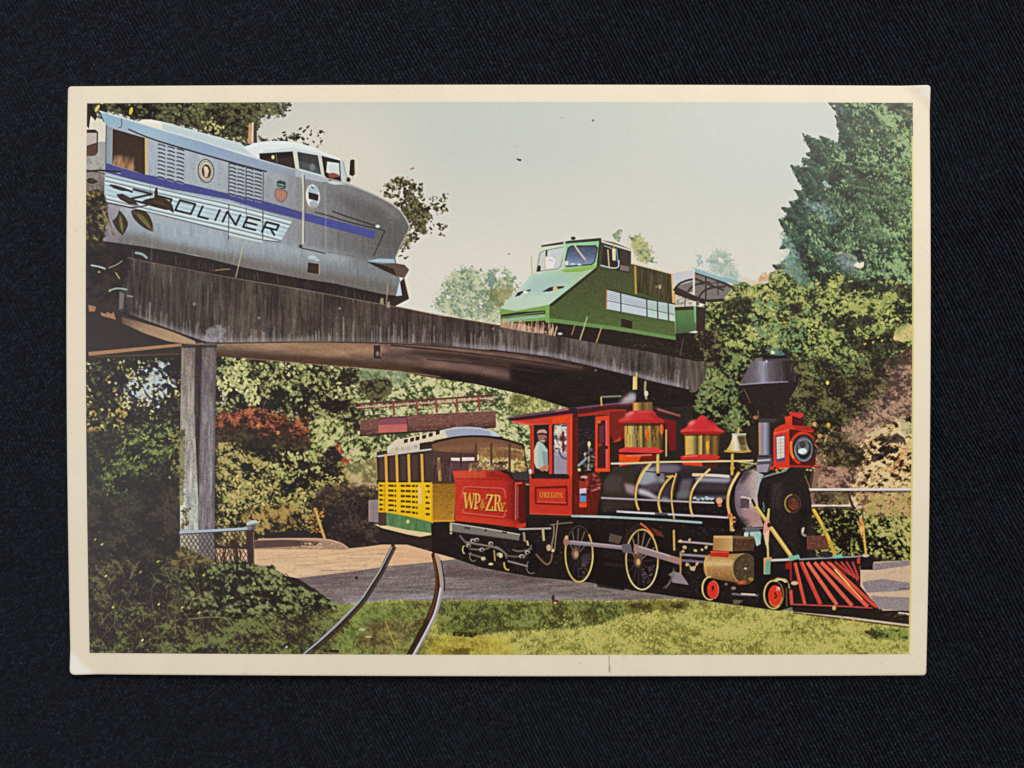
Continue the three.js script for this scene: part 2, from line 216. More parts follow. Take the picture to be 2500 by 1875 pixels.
  P('2226,950 2190,960 2130,1020 2090,1040 2060,1080 2080,1130 2100,1180 2040,1130 1990,1110 1970,1240 2226,1240', [150, 116, 100], 0.9);
  F('2226,930 2140,1000 2080,1050 2010,1100 1980,1240 2226,1240', { n: 1700, s: [3, 7], k: 26, pal: [[86, 68, 60], [134, 102, 88], [168, 132, 112], [190, 150, 124]], seed: 58 });
  soft(8, () => P('2226,1006 2190,1012 2150,1052 2118,1064 2104,1110 2110,1160 2090,1240 2226,1240', [200, 162, 112]));
  F('2226,985 2170,1012 2110,1056 2090,1110 2090,1170 2050,1240 2226,1240', { feather: 16, jit: 0.5, s: [3, 7], k: 20, pal: [[60, 48, 42], [150, 116, 88], [208, 168, 112], [232, 200, 146], [228, 210, 160]], lo: 0.2, hi: 0.72, seed: 59, long: 2.2, ang: -0.5, spread: 1.4 });
  F('2190,1020 2226,1010 2226,1060 2200,1060', { n: 140, s: [3, 6], pal: [[128, 130, 110], [182, 176, 140], [204, 190, 146]], a: 0.8 });
  for (const d of ['2132,1062 2200,1060 2210,1090 2180,1080 2140,1076', '2150,1090 2190,1096 2180,1106 2140,1100', '2200,1015 2226,1010 2222,1026 2206,1030', '2126,1112 2160,1106 2150,1120 2124,1124', '2204,1110 2226,1096 2226,1120']) F(d, { n: 100, s: [3, 6], k: 14, pal: [[46, 38, 36], [66, 54, 48], [100, 84, 72]], seed: 60 });
  L('2124,1064 2112,1090 2110,1130 2102,1160 2090,1190', 5, [204, 166, 130], 0.35); L('2216,1080 2194,1120 2170,1150', 8, [216, 160, 96], 0.6);
  F('2110,900 2226,860 2226,1000 2120,1050 2060,1080 2040,1060', { s: [2.6, 4.6], k: 26, feather: 12, pal: [[84, 66, 60], [118, 94, 84], [156, 124, 106], [190, 154, 128]], lo: 0.26, hi: 0.8, jit: 0.4, seed: 158, tone: (x, y) => (y - 960) / 260 });
  // dark scrub between bush and slope
  F('1880,880 1960,890 2060,900 2160,860 2176,900 2150,960 2090,1026 2010,1084 1950,1060 1920,960', { feather: 16, rough: 2.4, s: [2.8, 5], k: 34, pal: [[44, 38, 34], [56, 50, 40], [82, 80, 54], [122, 116, 76]], lo: 0.3, hi: 0.85, seed: 61 });
  dots('1880,880 2110,870 2130,920 1900,930', 260, [3, 5], [[118, 136, 84], [140, 152, 92], [96, 124, 92]], { k: 30, cut: 0.5, seed: 62 });
  F('1984,1080 2040,1060 2110,1100 2100,1140 2020,1140', { n: 420, s: [3, 6], k: 22, pal: [[48, 42, 36], [70, 62, 46], [122, 108, 74]], seed: 63 });
  E(2017, 936, 4, 5, [228, 212, 110]); E(2019, 1038, 5, 6, [222, 160, 60]); E(1985, 1036, 5, 6, [206, 160, 100]); E(1998, 1064, 6, 5, [200, 150, 90]);
  dots('1984,1040 2030,1050 2010,1140 1986,1140', 60, [2.5, 4.5], [[196, 150, 110], [160, 126, 80], [206, 176, 110]], { cut: 0.3 });
  // bush by the bridge end
  P('1640,930 1720,880 1860,880 1850,1040 1640,1040', [46, 40, 36]);
  F('1660,960 1700,890 1740,860 1800,850 1850,880 1830,940 1800,960 1840,1030 1800,1060 1700,1010', { n: 1500, s: [3.5, 7], k: 26, pal: [[40, 34, 30], [50, 46, 36], [94, 104, 66], [136, 146, 92]], lo: 0.3, hi: 0.8, seed: 64 });
  dots('1700,880 1830,870 1790,960 1840,1030 1790,1060 1720,990', 430, [3.5, 6.5], [[142, 152, 96], [164, 170, 104], [112, 138, 96]], { k: 26, cut: 0.47, seed: 65, long: 1.8 });
  dots('1655,950 1700,940 1760,1000 1660,985', 120, [3, 6], [[110, 128, 96], [146, 146, 92], [126, 140, 108]], { k: 22, cut: 0.42, seed: 66 });
  // hedge and walk at far right
  F('1980,1250 2060,1240 2110,1250 2226,1262 2226,1366 2150,1366 2120,1350 1990,1360', { n: 3600, s: [2.6, 5.4], k: 26, pal: [[40, 34, 28], [60, 56, 40], [104, 110, 62], [158, 160, 90], [200, 190, 120]], lo: 0.28, hi: 0.76, jit: 0.4, seed: 67, tone: (x) => (x > 2120 ? 0.1 : -0.12) });
  R(1972, 1358, 1990, 1366, [60, 54, 46], 0.6);
  P('2096,1372 2226,1366 2226,1490 2150,1490 2090,1430', [216, 186, 156]);
  P('2126,1374 2226,1366 2226,1378 2126,1392', [148, 134, 136]); P('2100,1420 2150,1412 2226,1424 2226,1440 2190,1442 2110,1446', [150, 138, 142]); P('2110,1438 2226,1430 2226,1424 2100,1424', [146, 134, 140]); P('2120,1454 2226,1458 2226,1492 2140,1486', [156, 142, 142]);
  L('2190,1437 2222,1434', 3, [96, 84, 84]); speckle('2096,1372 2226,1366 2226,1490 2140,1490', 600, [0.8, 2], [[120, 106, 106], [230, 206, 176]], [0.1, 0.35]);
  // rails of the walk
  R(1970, 1191, 2226, 1197, [226, 214, 208]); R(1970, 1197, 2226, 1202, [70, 58, 54], 0.7); L('1978,1233 2071,1233', 4, [224, 216, 204]); L('2076,1235 2224,1235', 2.6, [206, 194, 180]); R(1980, 1236, 2072, 1240, [60, 50, 46], 0.6);
  L('2066,1200 2076,1232 2082,1240', 6, [70, 56, 52]); R(1982, 1203, 2070, 1230, [104, 88, 66], 0.5); F('1982,1203 2062,1203 2070,1229 1982,1229', { n: 300, s: [2.5, 4.5], pal: [[58, 48, 40], [100, 86, 62], [146, 130, 92]] });
  F('2080,1203 2226,1203 2226,1262 2110,1258', { n: 460, s: [3, 6], k: 20, pal: [[120, 96, 70], [196, 156, 112], [216, 182, 130], [172, 160, 90]], seed: 68 });

  // ------------------------------------------------------------ under the bridge: wood, maple, footbridge
  P('214,850 1100,850 1344,870 1560,920 1690,960 1690,1330 214,1330', [54, 46, 42]);
  const HILL = [[72, 80, 54], [116, 126, 84], [160, 166, 112], [204, 202, 144], [220, 214, 164]];
  P('820,890 1100,915 1300,960 1390,990 1390,1010 1300,1050 1300,1180 930,1180 860,1200 840,1080 880,1000', [150, 156, 112]);
  F('820,890 1100,915 1300,960 1400,990 1330,1010 1300,1180 840,1190 870,1060 880,1000', { s: [2.8, 4.8], k: 24, pal: HILL, lo: 0.24, hi: 0.74, jit: 0.5, seed: 71, long: 1.3, tone: (x, y) => (x > 1050 ? 0.08 : -0.06) });
  F('850,890 1010,905 1000,940 880,940', { s: [3, 5], pal: [[104, 124, 92], [140, 158, 122], [178, 186, 146]], a: 0.75, seed: 72, feather: 10, jit: 0.4 });
  F('1250,960 1390,985 1300,1020 1250,1020', { n: 460, s: [3, 5], pal: [[104, 108, 62], [168, 170, 102], [214, 206, 140]], a: 0.85, seed: 73, feather: 8, jit: 0.45 });
  F('540,868 640,872 860,880 880,900 890,930 840,960 900,1000 890,1060 850,1070 800,1100 760,1110 540,1110', { n: 6800, s: [3.2, 6.4], k: 30, pal: [[46, 38, 34], [56, 50, 40], [78, 80, 54], [120, 124, 78], [178, 176, 116]], lo: 0.34, hi: 0.84, jit: 0.36, feather: 8, rough: 2.2, seed: 74 });
  F('880,930 960,925 965,960 930,985 900,975', { n: 260, s: [3, 6], k: 14, pal: [[44, 36, 32], [60, 52, 42], [110, 104, 66]], seed: 75, gap: 0.34 });
  dots('540,868 650,872 640,1000 540,960', 560, [3.5, 6.5], [[232, 226, 168], [222, 212, 132], [206, 204, 150], [178, 186, 118]], { k: 24, cut: 0.5, seed: 76 });
  dots('640,890 880,890 880,980 700,1000', 460, [3, 6], [[206, 202, 136], [178, 182, 112], [150, 164, 108], [222, 214, 160]], { k: 26, cut: 0.5, seed: 77 });
  dots('537,952 566,966 560,992 538,980', 40, [3, 5], [[226, 220, 200], [200, 196, 160]], { cut: 0.3 });
  // maple
  F('537,1012 556,1006 580,1014 600,1000 640,1000 700,1016 764,1030 768,1062 764,1092 700,1110 620,1110 537,1110', { s: [2.6, 4.6], k: 30, feather: 12, pal: [[56, 42, 36], [78, 50, 40], [116, 68, 50], [160, 88, 62], [194, 116, 82]], lo: 0.26, hi: 0.8, jit: 0.32, seed: 78, tone: (x, y) => (1040 - y) / 110 + (x < 580 ? -0.2 : 0) });
  F('537,1050 700,1060 770,1070 800,1120 700,1150 540,1160', { s: [2.6, 4.6], k: 30, feather: 18, pal: [[54, 44, 38], [66, 54, 42], [92, 78, 54]], seed: 79 });
  E(640, 1040, 5, 4, [214, 140, 66]); E(688, 1057, 4, 5, [204, 142, 66]); F('820,1080 850,1076 870,1110 850,1120', { n: 90, s: [3, 5], pal: [[150, 60, 50], [196, 92, 70]] }); F('845,1120 870,1112 860,1140 840,1136', { n: 60, s: [3, 5], pal: [[120, 64, 46], [170, 84, 56]] }); E(772, 1053, 7, 4, [206, 92, 58]);
  // pale boughs right of the maple
  F('766,1030 800,1022 850,1030 850,1060 830,1080 800,1100 790,1140 730,1150 720,1120 770,1090 760,1070', { n: 900, s: [4, 8], k: 18, pal: [[66, 62, 46], [138, 146, 88], [194, 196, 126], [216, 210, 150]], lo: 0.25, hi: 0.7, seed: 80, long: 1.9, ang: 2.2, spread: 1.4 });
  F('860,1066 930,1070 950,1100 900,1130 850,1120 830,1080', { n: 700, s: [4, 8], k: 18, pal: [[64, 60, 44], [142, 150, 98], [194, 194, 132], [212, 206, 150]], seed: 81, ang: 2.2, spread: 1.4, lo: 0.25, hi: 0.75 });
  F('850,1130 928,1120 932,1180 848,1190', { n: 500, s: [3, 6], k: 22, pal: [[124, 118, 78], [178, 164, 110], [208, 186, 134]], seed: 82 });
  P('848,1184 930,1180 930,1196 850,1198', [206, 166, 124]);
  // lower thicket
  F('540,1080 760,1100 850,1130 862,1190 800,1230 780,1300 640,1310 540,1290', { s: [2.8, 5], k: 34, pal: [[46, 38, 34], [60, 52, 40], [96, 92, 58], [146, 138, 82], [196, 180, 112]], lo: 0.32, hi: 0.84, jit: 0.4, feather: 8, seed: 83, tone: (x, y) => (y < 1150 ? -0.2 : 0.04) });
  dots('545,1140 700,1120 850,1170 790,1230 740,1290 545,1270', 980, [3, 6], [[216, 206, 132], [190, 180, 106], [204, 176, 110], [166, 166, 96]], { k: 30, cut: 0.48, seed: 84 });
  dots('660,1110 780,1100 790,1150 700,1170', 160, [4, 7], [[206, 206, 134], [178, 190, 116]], { k: 22, cut: 0.45, seed: 85, long: 2, ang: 2.4 });
  F('600,1240 720,1230 770,1270 700,1300 600,1300', { n: 500, s: [3, 5], k: 20, pal: [[50, 42, 36], [110, 92, 56], [186, 156, 90]], seed: 86 });
  // cutting and its shade
  P('784,1200 848,1192 930,1196 930,1240 907,1274 990,1290 1030,1312 1110,1312 1110,1360 1052,1346 996,1326 939,1328 894,1334 833,1319 799,1312 640,1312 660,1300 780,1290', [58, 47, 46], 0);
  P('810,1216 930,1206 930,1240 907,1274 990,1290 1030,1312 1110,1312 1110,1360 1052,1346 996,1326 939,1328 894,1334 833,1319 799,1312 640,1312 660,1300 780,1290', [58, 47, 46]);
  F('770,1210 840,1186 930,1190 930,1330 860,1324 800,1312 770,1300', { s: [2.4, 4], k: 40, feather: 12, pal: [[52, 42, 41], [62, 50, 48], [76, 62, 56], [98, 82, 70]], lo: 0.3, hi: 0.95, seed: 186 });
  F('800,1176 870,1190 930,1186 920,1212 850,1220 800,1240 780,1230', { s: [2.6, 4.4], k: 18, feather: 8, pal: [[56, 46, 42], [84, 70, 54], [128, 112, 76]], lo: 0.3, hi: 0.9, seed: 187, a: 0.8 });
  speckle('784,1200 930,1196 930,1330 790,1310', 500, [1, 2.6], [[78, 64, 58], [44, 36, 36]], [0.2, 0.5]);
  L('777,1241 800,1312', 6, [206, 166, 92]); L('779,1240 801,1310', 2, [232, 200, 130]); dots('770,1240 800,1240 800,1300 760,1300', 50, [3, 5], [[206, 150, 74], [190, 140, 70]], { cut: 0.3 });
  // footbridge
  P('888,1026 1040,1012 1214,1004 1216,1044 1060,1052 886,1064', [126, 88, 80]); P('888,1050 1214,1030 1214,1042 886,1064', [92, 62, 56], 0.6);
  speckle('888,1022 1214,1002 1214,1040 886,1062', 700, [1, 2.6], [[160, 110, 100], [96, 62, 58], [176, 130, 116]], [0.15, 0.5]);
  L('886,1064 1040,1053 1212,1043', 3.5, [62, 46, 44]);
  for (let x = 900; x < 1210; x += rr(9, 15)) L(`${x},${1013 - (x - 890) * 0.06} ${x + 6},${1013 - (x - 890) * 0.06}`, 3, [224, 210, 186], 0.7);
  L('880,988 1000,980 1100,974 1207,966', 4.5, [112, 66, 64]); L('880,996 1000,987 1100,981 1220,971', 3.6, [212, 164, 150]); L('880,1000 1040,990 1210,979', 2, [128, 72, 68]);
  for (const [x, h] of [[967, 1014], [1024, 1012], [1070, 1006], [1120, 1004], [1173, 1002]]) L(`${x},${988 - (x - 890) * 0.06} ${x + 2},${h}`, 5, [150, 84, 72]);
  P('932,1026 944,1020 996,1018 1002,1024 1002,1054 931,1057', [200, 112, 106]); P('932,1026 944,1020 996,1018 1002,1024 1002,1036 932,1038', [148, 86, 98]); L('932,1026 944,1020 996,1018 1002,1026 1002,1054', 2.5, [92, 56, 60]);

  // ------------------------------------------------------------ left wood
  F('214,880 452,880 452,1000 430,1080 300,1060 214,1060', { n: 2600, s: [3, 6], k: 30, pal: [[48, 40, 38], [54, 46, 42], [72, 66, 50], [112, 108, 66]], lo: 0.35, hi: 0.95, seed: 91 });
  F('326,990 328,944 352,926 386,902 414,896 408,930 426,930 412,962 396,984 386,1012 362,1002', { s: [4, 8], k: 30, pal: [[140, 152, 150], [192, 204, 208], [204, 214, 218]], lo: -0.3, hi: 0.5, jit: 0.15, feather: 9, rough: 3.4, seed: 190 });
  dots('300,890 440,890 430,1030 310,1030', 330, [4, 9], [[52, 44, 40], [58, 50, 44]], { k: 26, cut: 0.53, seed: 191 });
  F('332,976 350,972 366,984 372,1000 360,1012 340,1010 326,998', { n: 90, s: [3, 5], pal: [[54, 46, 42], [62, 54, 46]] });  L('350,932 364,962 384,980', 4, [60, 52, 46]);
  dots('300,880 450,880 450,1010 380,1030 300,1010', 330, [2.6, 5.4], [[238, 230, 170], [226, 216, 140], [206, 204, 150]], { k: 22, cut: 0.52, seed: 92 });
  dots('216,880 330,880 320,1060 216,1070', 200, [3, 6], [[206, 200, 112], [150, 156, 86], [186, 164, 92], [216, 208, 150]], { k: 22, cut: 0.55, seed: 93 });
  dots('225,1000 320,1000 320,1060 225,1070', 90, [3, 6], [[190, 140, 72], [206, 196, 108]], { k: 22, cut: 0.45, seed: 94, ang: 1.2, long: 2 });
  F('214,1060 460,1040 456,1370 214,1370', { n: 4200, s: [3, 7], k: 50, pal: [[54, 46, 44], [58, 51, 47], [66, 60, 52], [88, 84, 62]], lo: 0.3, hi: 0.95, feather: 10, seed: 95 });
  F('270,1090 340,1050 400,1030 455,1040 452,1110 400,1130 380,1150 330,1190 300,1250 260,1190', { s: [2.6, 4.6], k: 30, feather: 16, pal: [[52, 46, 42], [66, 66, 50], [96, 106, 64], [140, 150, 86]], lo: 0.34, hi: 0.84, jit: 0.3, long: 2, ang: -0.6, seed: 96 });
  dots('300,1040 455,1030 452,1090 330,1130', 260, [2.4, 5], [[150, 160, 84], [118, 140, 84], [176, 176, 92]], { k: 22, cut: 0.5, seed: 197, long: 2.2, ang: -0.6 });
  dots('420,1050 452,1040 452,1210 425,1210', 110, [2.4, 5], [[170, 170, 92], [150, 140, 80]], { k: 22, cut: 0.46, seed: 198 });
  dots('270,1150 330,1140 320,1220 280,1240', 90, [2.4, 5], [[140, 150, 80], [110, 118, 66]], { k: 18, cut: 0.46, seed: 199 });
  F('222,1215 450,1190 450,1360 222,1480', { n: 2000, s: [3, 7], k: 30, pal: [[54, 47, 45], [60, 53, 48], [78, 70, 58]], feather: 12, seed: 99 });

  // ------------------------------------------------------------ concrete bridge
  P('218,640 353,640 600,690 600,880 452,846 225,868', [62, 52, 48]);
  const under = '300,760 512,838 772,834 962,839 1100,847 1344,873 1550,921 1680,952 1700,990 1560,1000 1400,1000 1302,969 1166,939 1031,919 984,908 826,895 713,886 600,876 452,868';
  P(under, G(500, 0, 1500, 0, [0, [128, 106, 90]], [0.3, [140, 114, 98]], [0.5, [112, 90, 82]], [0.75, [72, 56, 52]], [1, [46, 37, 35]]));
  within(under, () => {
    soft(5, () => {
      P('500,856 700,866 840,876 1000,890 1100,900 1240,930 1240,990 1000,930 700,892 500,876', [86, 64, 52]);
      P('560,842 760,838 940,846 960,868 820,872 640,858', [168, 132, 102], 0.8);
      P('920,860 1060,872 1060,884 930,878', [104, 80, 72], 0.8); P('1010,852 1110,862 1230,880 1230,890 1100,876 1010,864', [66, 50, 46]);
      P('1040,880 1120,884 1250,910 1250,932 1130,906 1040,898', [134, 104, 98], 0.7); P('1000,900 1180,920 1340,950 1700,960 1700,1000 1300,1000', [44, 35, 34]);
      P('1250,892 1400,910 1560,950 1700,970 1700,1000 1340,960 1250,930', [44, 36, 34]);
      P('960,842 1100,850 1260,868 1430,900 1420,904 1200,872 960,852', [156, 122, 106], 0.7);
    });
    L('962,846 1100,858 1300,884 1420,904', 4, [70, 54, 50]); L('1050,880 1200,892 1330,912', 3, [66, 50, 46], 0.8);
  });
  L('600,877 713,887 826,896 984,909 1080,922', 3, [178, 138, 110], 0.55); L('540,846 640,842 760,838', 3, [176, 138, 104], 0.7);
  N(under, 40, 9, 0.16, 207, { slope: 0.1, fine: 0.7 });
  speckle(under, 1200, [0.8, 2], [[160, 130, 106], [54, 42, 38]], [0.06, 0.22]);
  R(920, 846, 938, 878, [70, 54, 50]); L('937,848 937,872', 2, [180, 140, 110]); E(929, 866, 4, 6, [146, 120, 106]);
  // left soffit
  P('214,735 308,765 512,838 480,842 455,846 225,866 214,866', [62, 52, 49]);
  P('306,776 360,792 430,812 486,836 488,842 460,842 420,836 360,816 308,792', G(300, 780, 330, 860, [92, 76, 62], [166, 136, 108], [182, 150, 118])); speckle('306,776 488,838 460,844 308,792', 160, [1, 2], [[216, 172, 128], [120, 92, 70]], [0.2, 0.4]);
  for (const d of ['224,748 244,752 240,764 226,764', '254,766 270,770 268,764 282,770 286,764 292,784 256,774']) P(d, [170, 124, 92]);
  P('225,862 453,841 453,848 226,872', [170, 130, 96]); P('225,872 453,848 453,866 300,878 225,878', [66, 54, 48]); L('240,873 452,867', 3, [112, 86, 66], 0.6);
  // face of the beam
  const beam = '214,610 280,626 353,640 455,658 579,683 745,710 878,735 973,752 1097,777 1226,799 1344,819 1457,839 1550,855 1640,868 1726,884 1720,930 1700,956 1672,950 1600,934 1550,921 1434,893 1344,873 1197,855 1100,848 962,839 772,835 600,839 539,843 512,838 432,810 308,765 214,735';
  P(beam, G(214, 0, 1720, 0, [0, [58, 49, 46]], [0.12, [76, 68, 62]], [0.35, [80, 70, 64]], [0.55, [74, 62, 58]], [0.8, [92, 82, 78]], [1, [88, 80, 74]]));
  streaks(beam, 900, [14, 60], [1.2, 4], [[126, 118, 108], [140, 132, 122], [110, 102, 92], [50, 42, 40], [44, 37, 36]], [0.06, 0.26]); N(beam, 5, 60, 0.34, 201, { fine: 0.5 }); N(beam, 70, 50, 0.2, 208); N(beam, 26, 90, 0.26, 202, { tint: [1, 0.98, 0.92] });
  within(beam, () => {
    soft(4, () => { L('330,776 432,808 512,834 545,838 640,836 770,832', 13, [168, 160, 162], 0.55); L('780,831 960,834 1100,842', 9, [150, 140, 140], 0.4); L('1120,846 1200,851 1344,868 1434,888 1550,916 1660,944', 8, [178, 172, 186], 0.7); });
    for (let i = 0; i < 260; i++) { const x = rr(330, 1680), yb = x < 512 ? 765 + (x - 308) * 0.36 : x < 1100 ? 838 : 848 + (x - 1100) * 0.16 + Math.max(0, x - 1344) * 0.07, l = rr(10, 48) * (0.4 + fbm(x / 40, 2, 7)); L(`${x},${yb - l} ${x},${yb}`, rr(1.5, 5), [182, 172, 168], rr(0.1, 0.4)); }
    for (let i = 0; i < 150; i++) { const x = rr(440, 760), l = rr(20, 110); L(`${x},${rr(690, 800)} ${x + rr(-1, 1)},${rr(690, 800) + l * 0.2}`, rr(1.5, 4), [134, 124, 100], rr(0.05, 0.25)); }
    F('520,800 560,800 556,838 500,834', { n: 60, s: [3, 6], pal: [[150, 146, 148], [186, 184, 196]], a: 0.6 });
  });
  L('353,641 455,659 579,684 745,711 878,736 973,753', 2.4, [150, 134, 120], 0.6); L('1097,777 1226,799 1344,819 1457,839 1550,855', 2.6, [66, 50, 46]); L('973,752 1097,777 1226,799', 3, [210, 160, 110], 0.35);
  L('512,840 600,841 772,837 962,841 1100,850 1197,857 1344,875', 2.4, [48, 39, 38], 0.8); L('308,766 432,812 512,840', 4, [52, 42, 40]);
  for (const [x, y, r] of [[837, 757, 5], [484, 746, 6], [1488, 825, 5], [641, 780, 5], [1208, 806, 4], [1456, 906, 4]]) E(x, y, r * 0.7, r * 0.7, [170, 154, 144], 0, 0.6);
  // pillar
  P('453,846 539,844 536,1000 533,1390 449,1390 450,1000', [96, 84, 80]);
  within('453,846 539,844 536,1000 533,1390 449,1390 450,1000', () => {
    P('453,850 486,850 484,1000 494,1220 495,1400 445,1400', G(0, 850, 0, 1240, [136, 120, 108], [160, 148, 136], [178, 170, 162], [196, 200, 190]));
    P('486,846 503,846 498,1000 496,1180 494,1220 486,1000', [70, 60, 58]); P('503,846 539,846 536,1000 532,1400 495,1400 496,1180', G(0, 850, 0, 1300, [118, 106, 104], [134, 124, 126], [132, 124, 128]));
    soft(3, () => { L('470,900 474,1000 476,1100 478,1200', 10, [196, 190, 182], 0.55); L('526,1000 525,1120 523,1220', 9, [162, 160, 164], 0.5); L('498,850 494,1000 496,1180', 8, [58, 48, 48], 0.6); L('536,850 536,1000 533,1240', 5, [64, 54, 52], 0.7); });
    streaks('449,846 539,844 533,1390 449,1390', 260, [10, 50], [1, 3.4], [[178, 168, 160], [70, 60, 58], [140, 126, 118]], [0.06, 0.2]);
    P('455,846 539,844 539,852 455,852', [58, 48, 46], 0.7);
    F('453,1240 476,1240 466,1262 478,1274 454,1290', { n: 50, s: [3, 5], pal: [[60, 52, 42], [88, 78, 52], [150, 130, 86]] }); P('449,1300 496,1300 480,1370 449,1372', [214, 190, 150], 0.5);
  });
  N('453,846 539,844 536,1000 533,1380 449,1380', 5, 34, 0.26, 203, { fine: 0.9 });
  F('448,1050 462,1046 458,1230 448,1240', { n: 110, s: [2.5, 5], pal: [[74, 68, 54], [112, 108, 72], [150, 140, 96]] });

  // ------------------------------------------------------------ silver monorail train
  P('215,352 262,352 262,430 215,430', [170, 168, 164]); P('215,420 262,430 262,594 215,594', [110, 98, 92]);
  P('214,322 236,322 243,328 243,376 238,386 214,388', [70, 56, 48]); P('214,330 240,330 240,354 214,362', [196, 184, 178]); P('214,362 240,356 238,382 214,384', [96, 74, 64]); F('214,390 262,380 262,470 214,480', { n: 160, s: [3, 6], pal: [[120, 110, 104], [166, 160, 154], [186, 184, 178]], a: 0.5 });
  P('262,586 600,652 973,722 973,752 878,735 745,710 579,683 353,640 214,610 214,580', [54, 45, 43]); 
  for (let i = 0; i < 90; i++) { const x = rr(330, 970), y = 636 + (x - 353) * 0.183; L(`${x},${y} ${x + rr(-4, 4)},${y - rr(6, 24)}`, rr(0.8, 2), [120, 106, 88], rr(0.15, 0.5)); }
  const body = '262,300 330,318 399,334 500,362 600,386 726,420 803,442 849,453 894,471 939,492 973,510 993,532 1004,552 1005,566 993,586 971,636 980,680 984,694 973,726 939,722 826,697 736,683 600,657 489,629 353,606 259,593';
  P(body, G(262, 0, 1005, 0, [0, [178, 186, 198]], [0.3, [174, 182, 190]], [0.55, [160, 164, 170]], [0.68, [140, 140, 144]], [0.85, [112, 110, 110]], [1, [104, 102, 100]]));
  within(body, () => {
    soft(8, () => { P('262,500 700,600 990,650 990,740 262,600', [150, 158, 164], 0.55); P('262,560 600,630 980,700 980,740 262,610', [112, 104, 98], 0.75); P('820,480 940,520 1000,580 980,640 900,560', [104, 100, 100], 0.8); L('812,452 880,474 940,504 980,536', 12, [160, 160, 160], 0.6); L('270,512 400,542 560,586 700,612 850,640', 22, [184, 194, 200], 0.5); L('380,366 560,412 700,440', 14, [184, 192, 202], 0.5); P('262,500 300,500 300,600 262,590', [150, 136, 150], 0.7); P('400,540 560,575 560,620 400,590', [166, 182, 194], 0.6); });
    speckle(body, 2600, [0.8, 2], [[196, 200, 204], [96, 92, 92], [150, 140, 150]], [0.06, 0.26]);
    streaks('300,520 990,640 990,740 300,620', 260, [8, 40], [1, 2.6], [[178, 182, 182], [100, 94, 88]], [0.06, 0.25]);
    streaks('760,460 960,560 960,640 760,600', 200, [10, 60], [1, 3], [[140, 138, 138], [90, 88, 88]], [0.05, 0.2]);
  });
  N(body, 5, 30, 0.06, 204, { fine: 0.8 });
  // roof lights and edge band
  P('340,304 352,298 372,298 395,302 410,306 590,356 640,386 646,398 600,392 400,334', [214, 224, 222]); P('340,304 352,298 372,298 396,304 402,326 399,330', [240, 234, 220]); P('402,308 590,358 630,382 640,390 560,370 402,322', [198, 214, 216]);
  P('246,277 262,284 308,295 399,324 500,352 600,384 726,419 803,442 790,450 727,438 656,424 568,401 444,365 365,342 330,330 300,314 262,312', G(250, 290, 760, 430, [150, 186, 206], [168, 192, 208], [150, 172, 198], [156, 170, 188], [150, 158, 172])); L('308,295 399,324 500,352 600,385 726,420', 3, [222, 232, 230], 0.8); L('318,322 365,343 444,367 568,403 656,426', 3.4, [62, 56, 58]); L('300,296 302,316 294,318', 2, [80, 86, 90]); L('246,277 270,284 306,295', 3, [214, 226, 216]);
  // cab roof, windows
  P('600,368 623,357 668,352 702,352 735,357 769,366 792,378 826,392 842,400 835,404 787,390 726,377 640,384 638,392 620,384', [232, 238, 236]); P('640,384 726,376 787,389 835,402 826,394 780,380 720,368 650,374', [196, 212, 222], 0.6);
  P('638,382 720,377 727,420 641,396', [66, 54, 50]); P('640,384 720,379 721,392 640,396', [52, 43, 41]); E(672, 391, 4, 5, [214, 204, 140]); L('680,384 682,408', 2, [120, 110, 100]);
  P('731,378 781,387 790,434 736,419', [74, 70, 72]); P('734,400 780,412 788,434 737,418', [96, 104, 108], 0.6); E(768, 416, 7, 9, [122, 140, 140], 0, 0.8); P('734,418 790,434 790,440 734,424', [206, 218, 216]);
  P('790,388 836,400 840,448 812,452 798,436', [58, 48, 46]); P('804,402 833,406 835,438 816,434 802,428', [218, 224, 218]); E(821, 437, 14, 7, [146, 88, 76], 0.2); P('806,444 838,438 840,450 812,454', [52, 42, 40]);
  P('720,376 731,378 737,422 727,420', [214, 214, 196]); P('781,386 790,388 798,438 790,436', [206, 206, 192]); P('835,398 842,400 852,450 838,448', [198, 206, 204]); L('843,402 848,430 858,450', 2.5, [146, 170, 178]);
  P('727,421 803,442 812,450 790,452 727,438', [176, 186, 196]); P('803,452 816,448 846,452 852,458 820,458', [206, 214, 212]);
  P('860,400 864,397 870,398 871,434 866,438 858,434', [58, 46, 46]); L('871,400 872,432', 2, [190, 160, 110]); L('868,438 862,452 852,456 848,444', 3, [190, 196, 192]); E(856, 446, 5, 6, [74, 60, 54]);
  // nose
  L('803,443 849,453 894,471 939,492 973,511 993,533 1004,556', 4, [196, 190, 178], 0.8); L('820,448 880,466 930,488', 3, [150, 176, 182], 0.7); L('1004,552 1006,566 994,586 972,634', 3.5, [196, 188, 170], 0.7);
  L('819,523 860,538 921,557', 3, [66, 58, 56]); L('776,525 800,530 870,553 946,568 943,575 919,629', 3, [70, 62, 60]); E(928, 559, 5, 4, [214, 224, 226]); L('890,600 935,612', 2, [126, 120, 116], 0.6);
  P('903,643 930,637 968,638 971,648 930,646', [168, 196, 210]); P('903,644 940,650 971,648 994,652 1005,664 993,684 973,680 940,664', [104, 84, 72]); P('903,645 940,652 968,662 973,678 940,664', [62, 50, 46]); P('993,683 1005,734 974,750 955,749 973,728 984,692', [66, 52, 50]); P('982,690 988,726 973,727', [198, 212, 224]); L('993,684 1004,730', 2, [196, 150, 110], 0.6);
  for (const [x, y] of [[936, 733], [952, 742]]) P(`${x},${y} ${x + 6},${y - 2} ${x + 8},${y + 14} ${x - 2},${y + 12}`, [176, 160, 136], 0.8); L('953,700 950,744', 4, [176, 162, 140], 0.6);
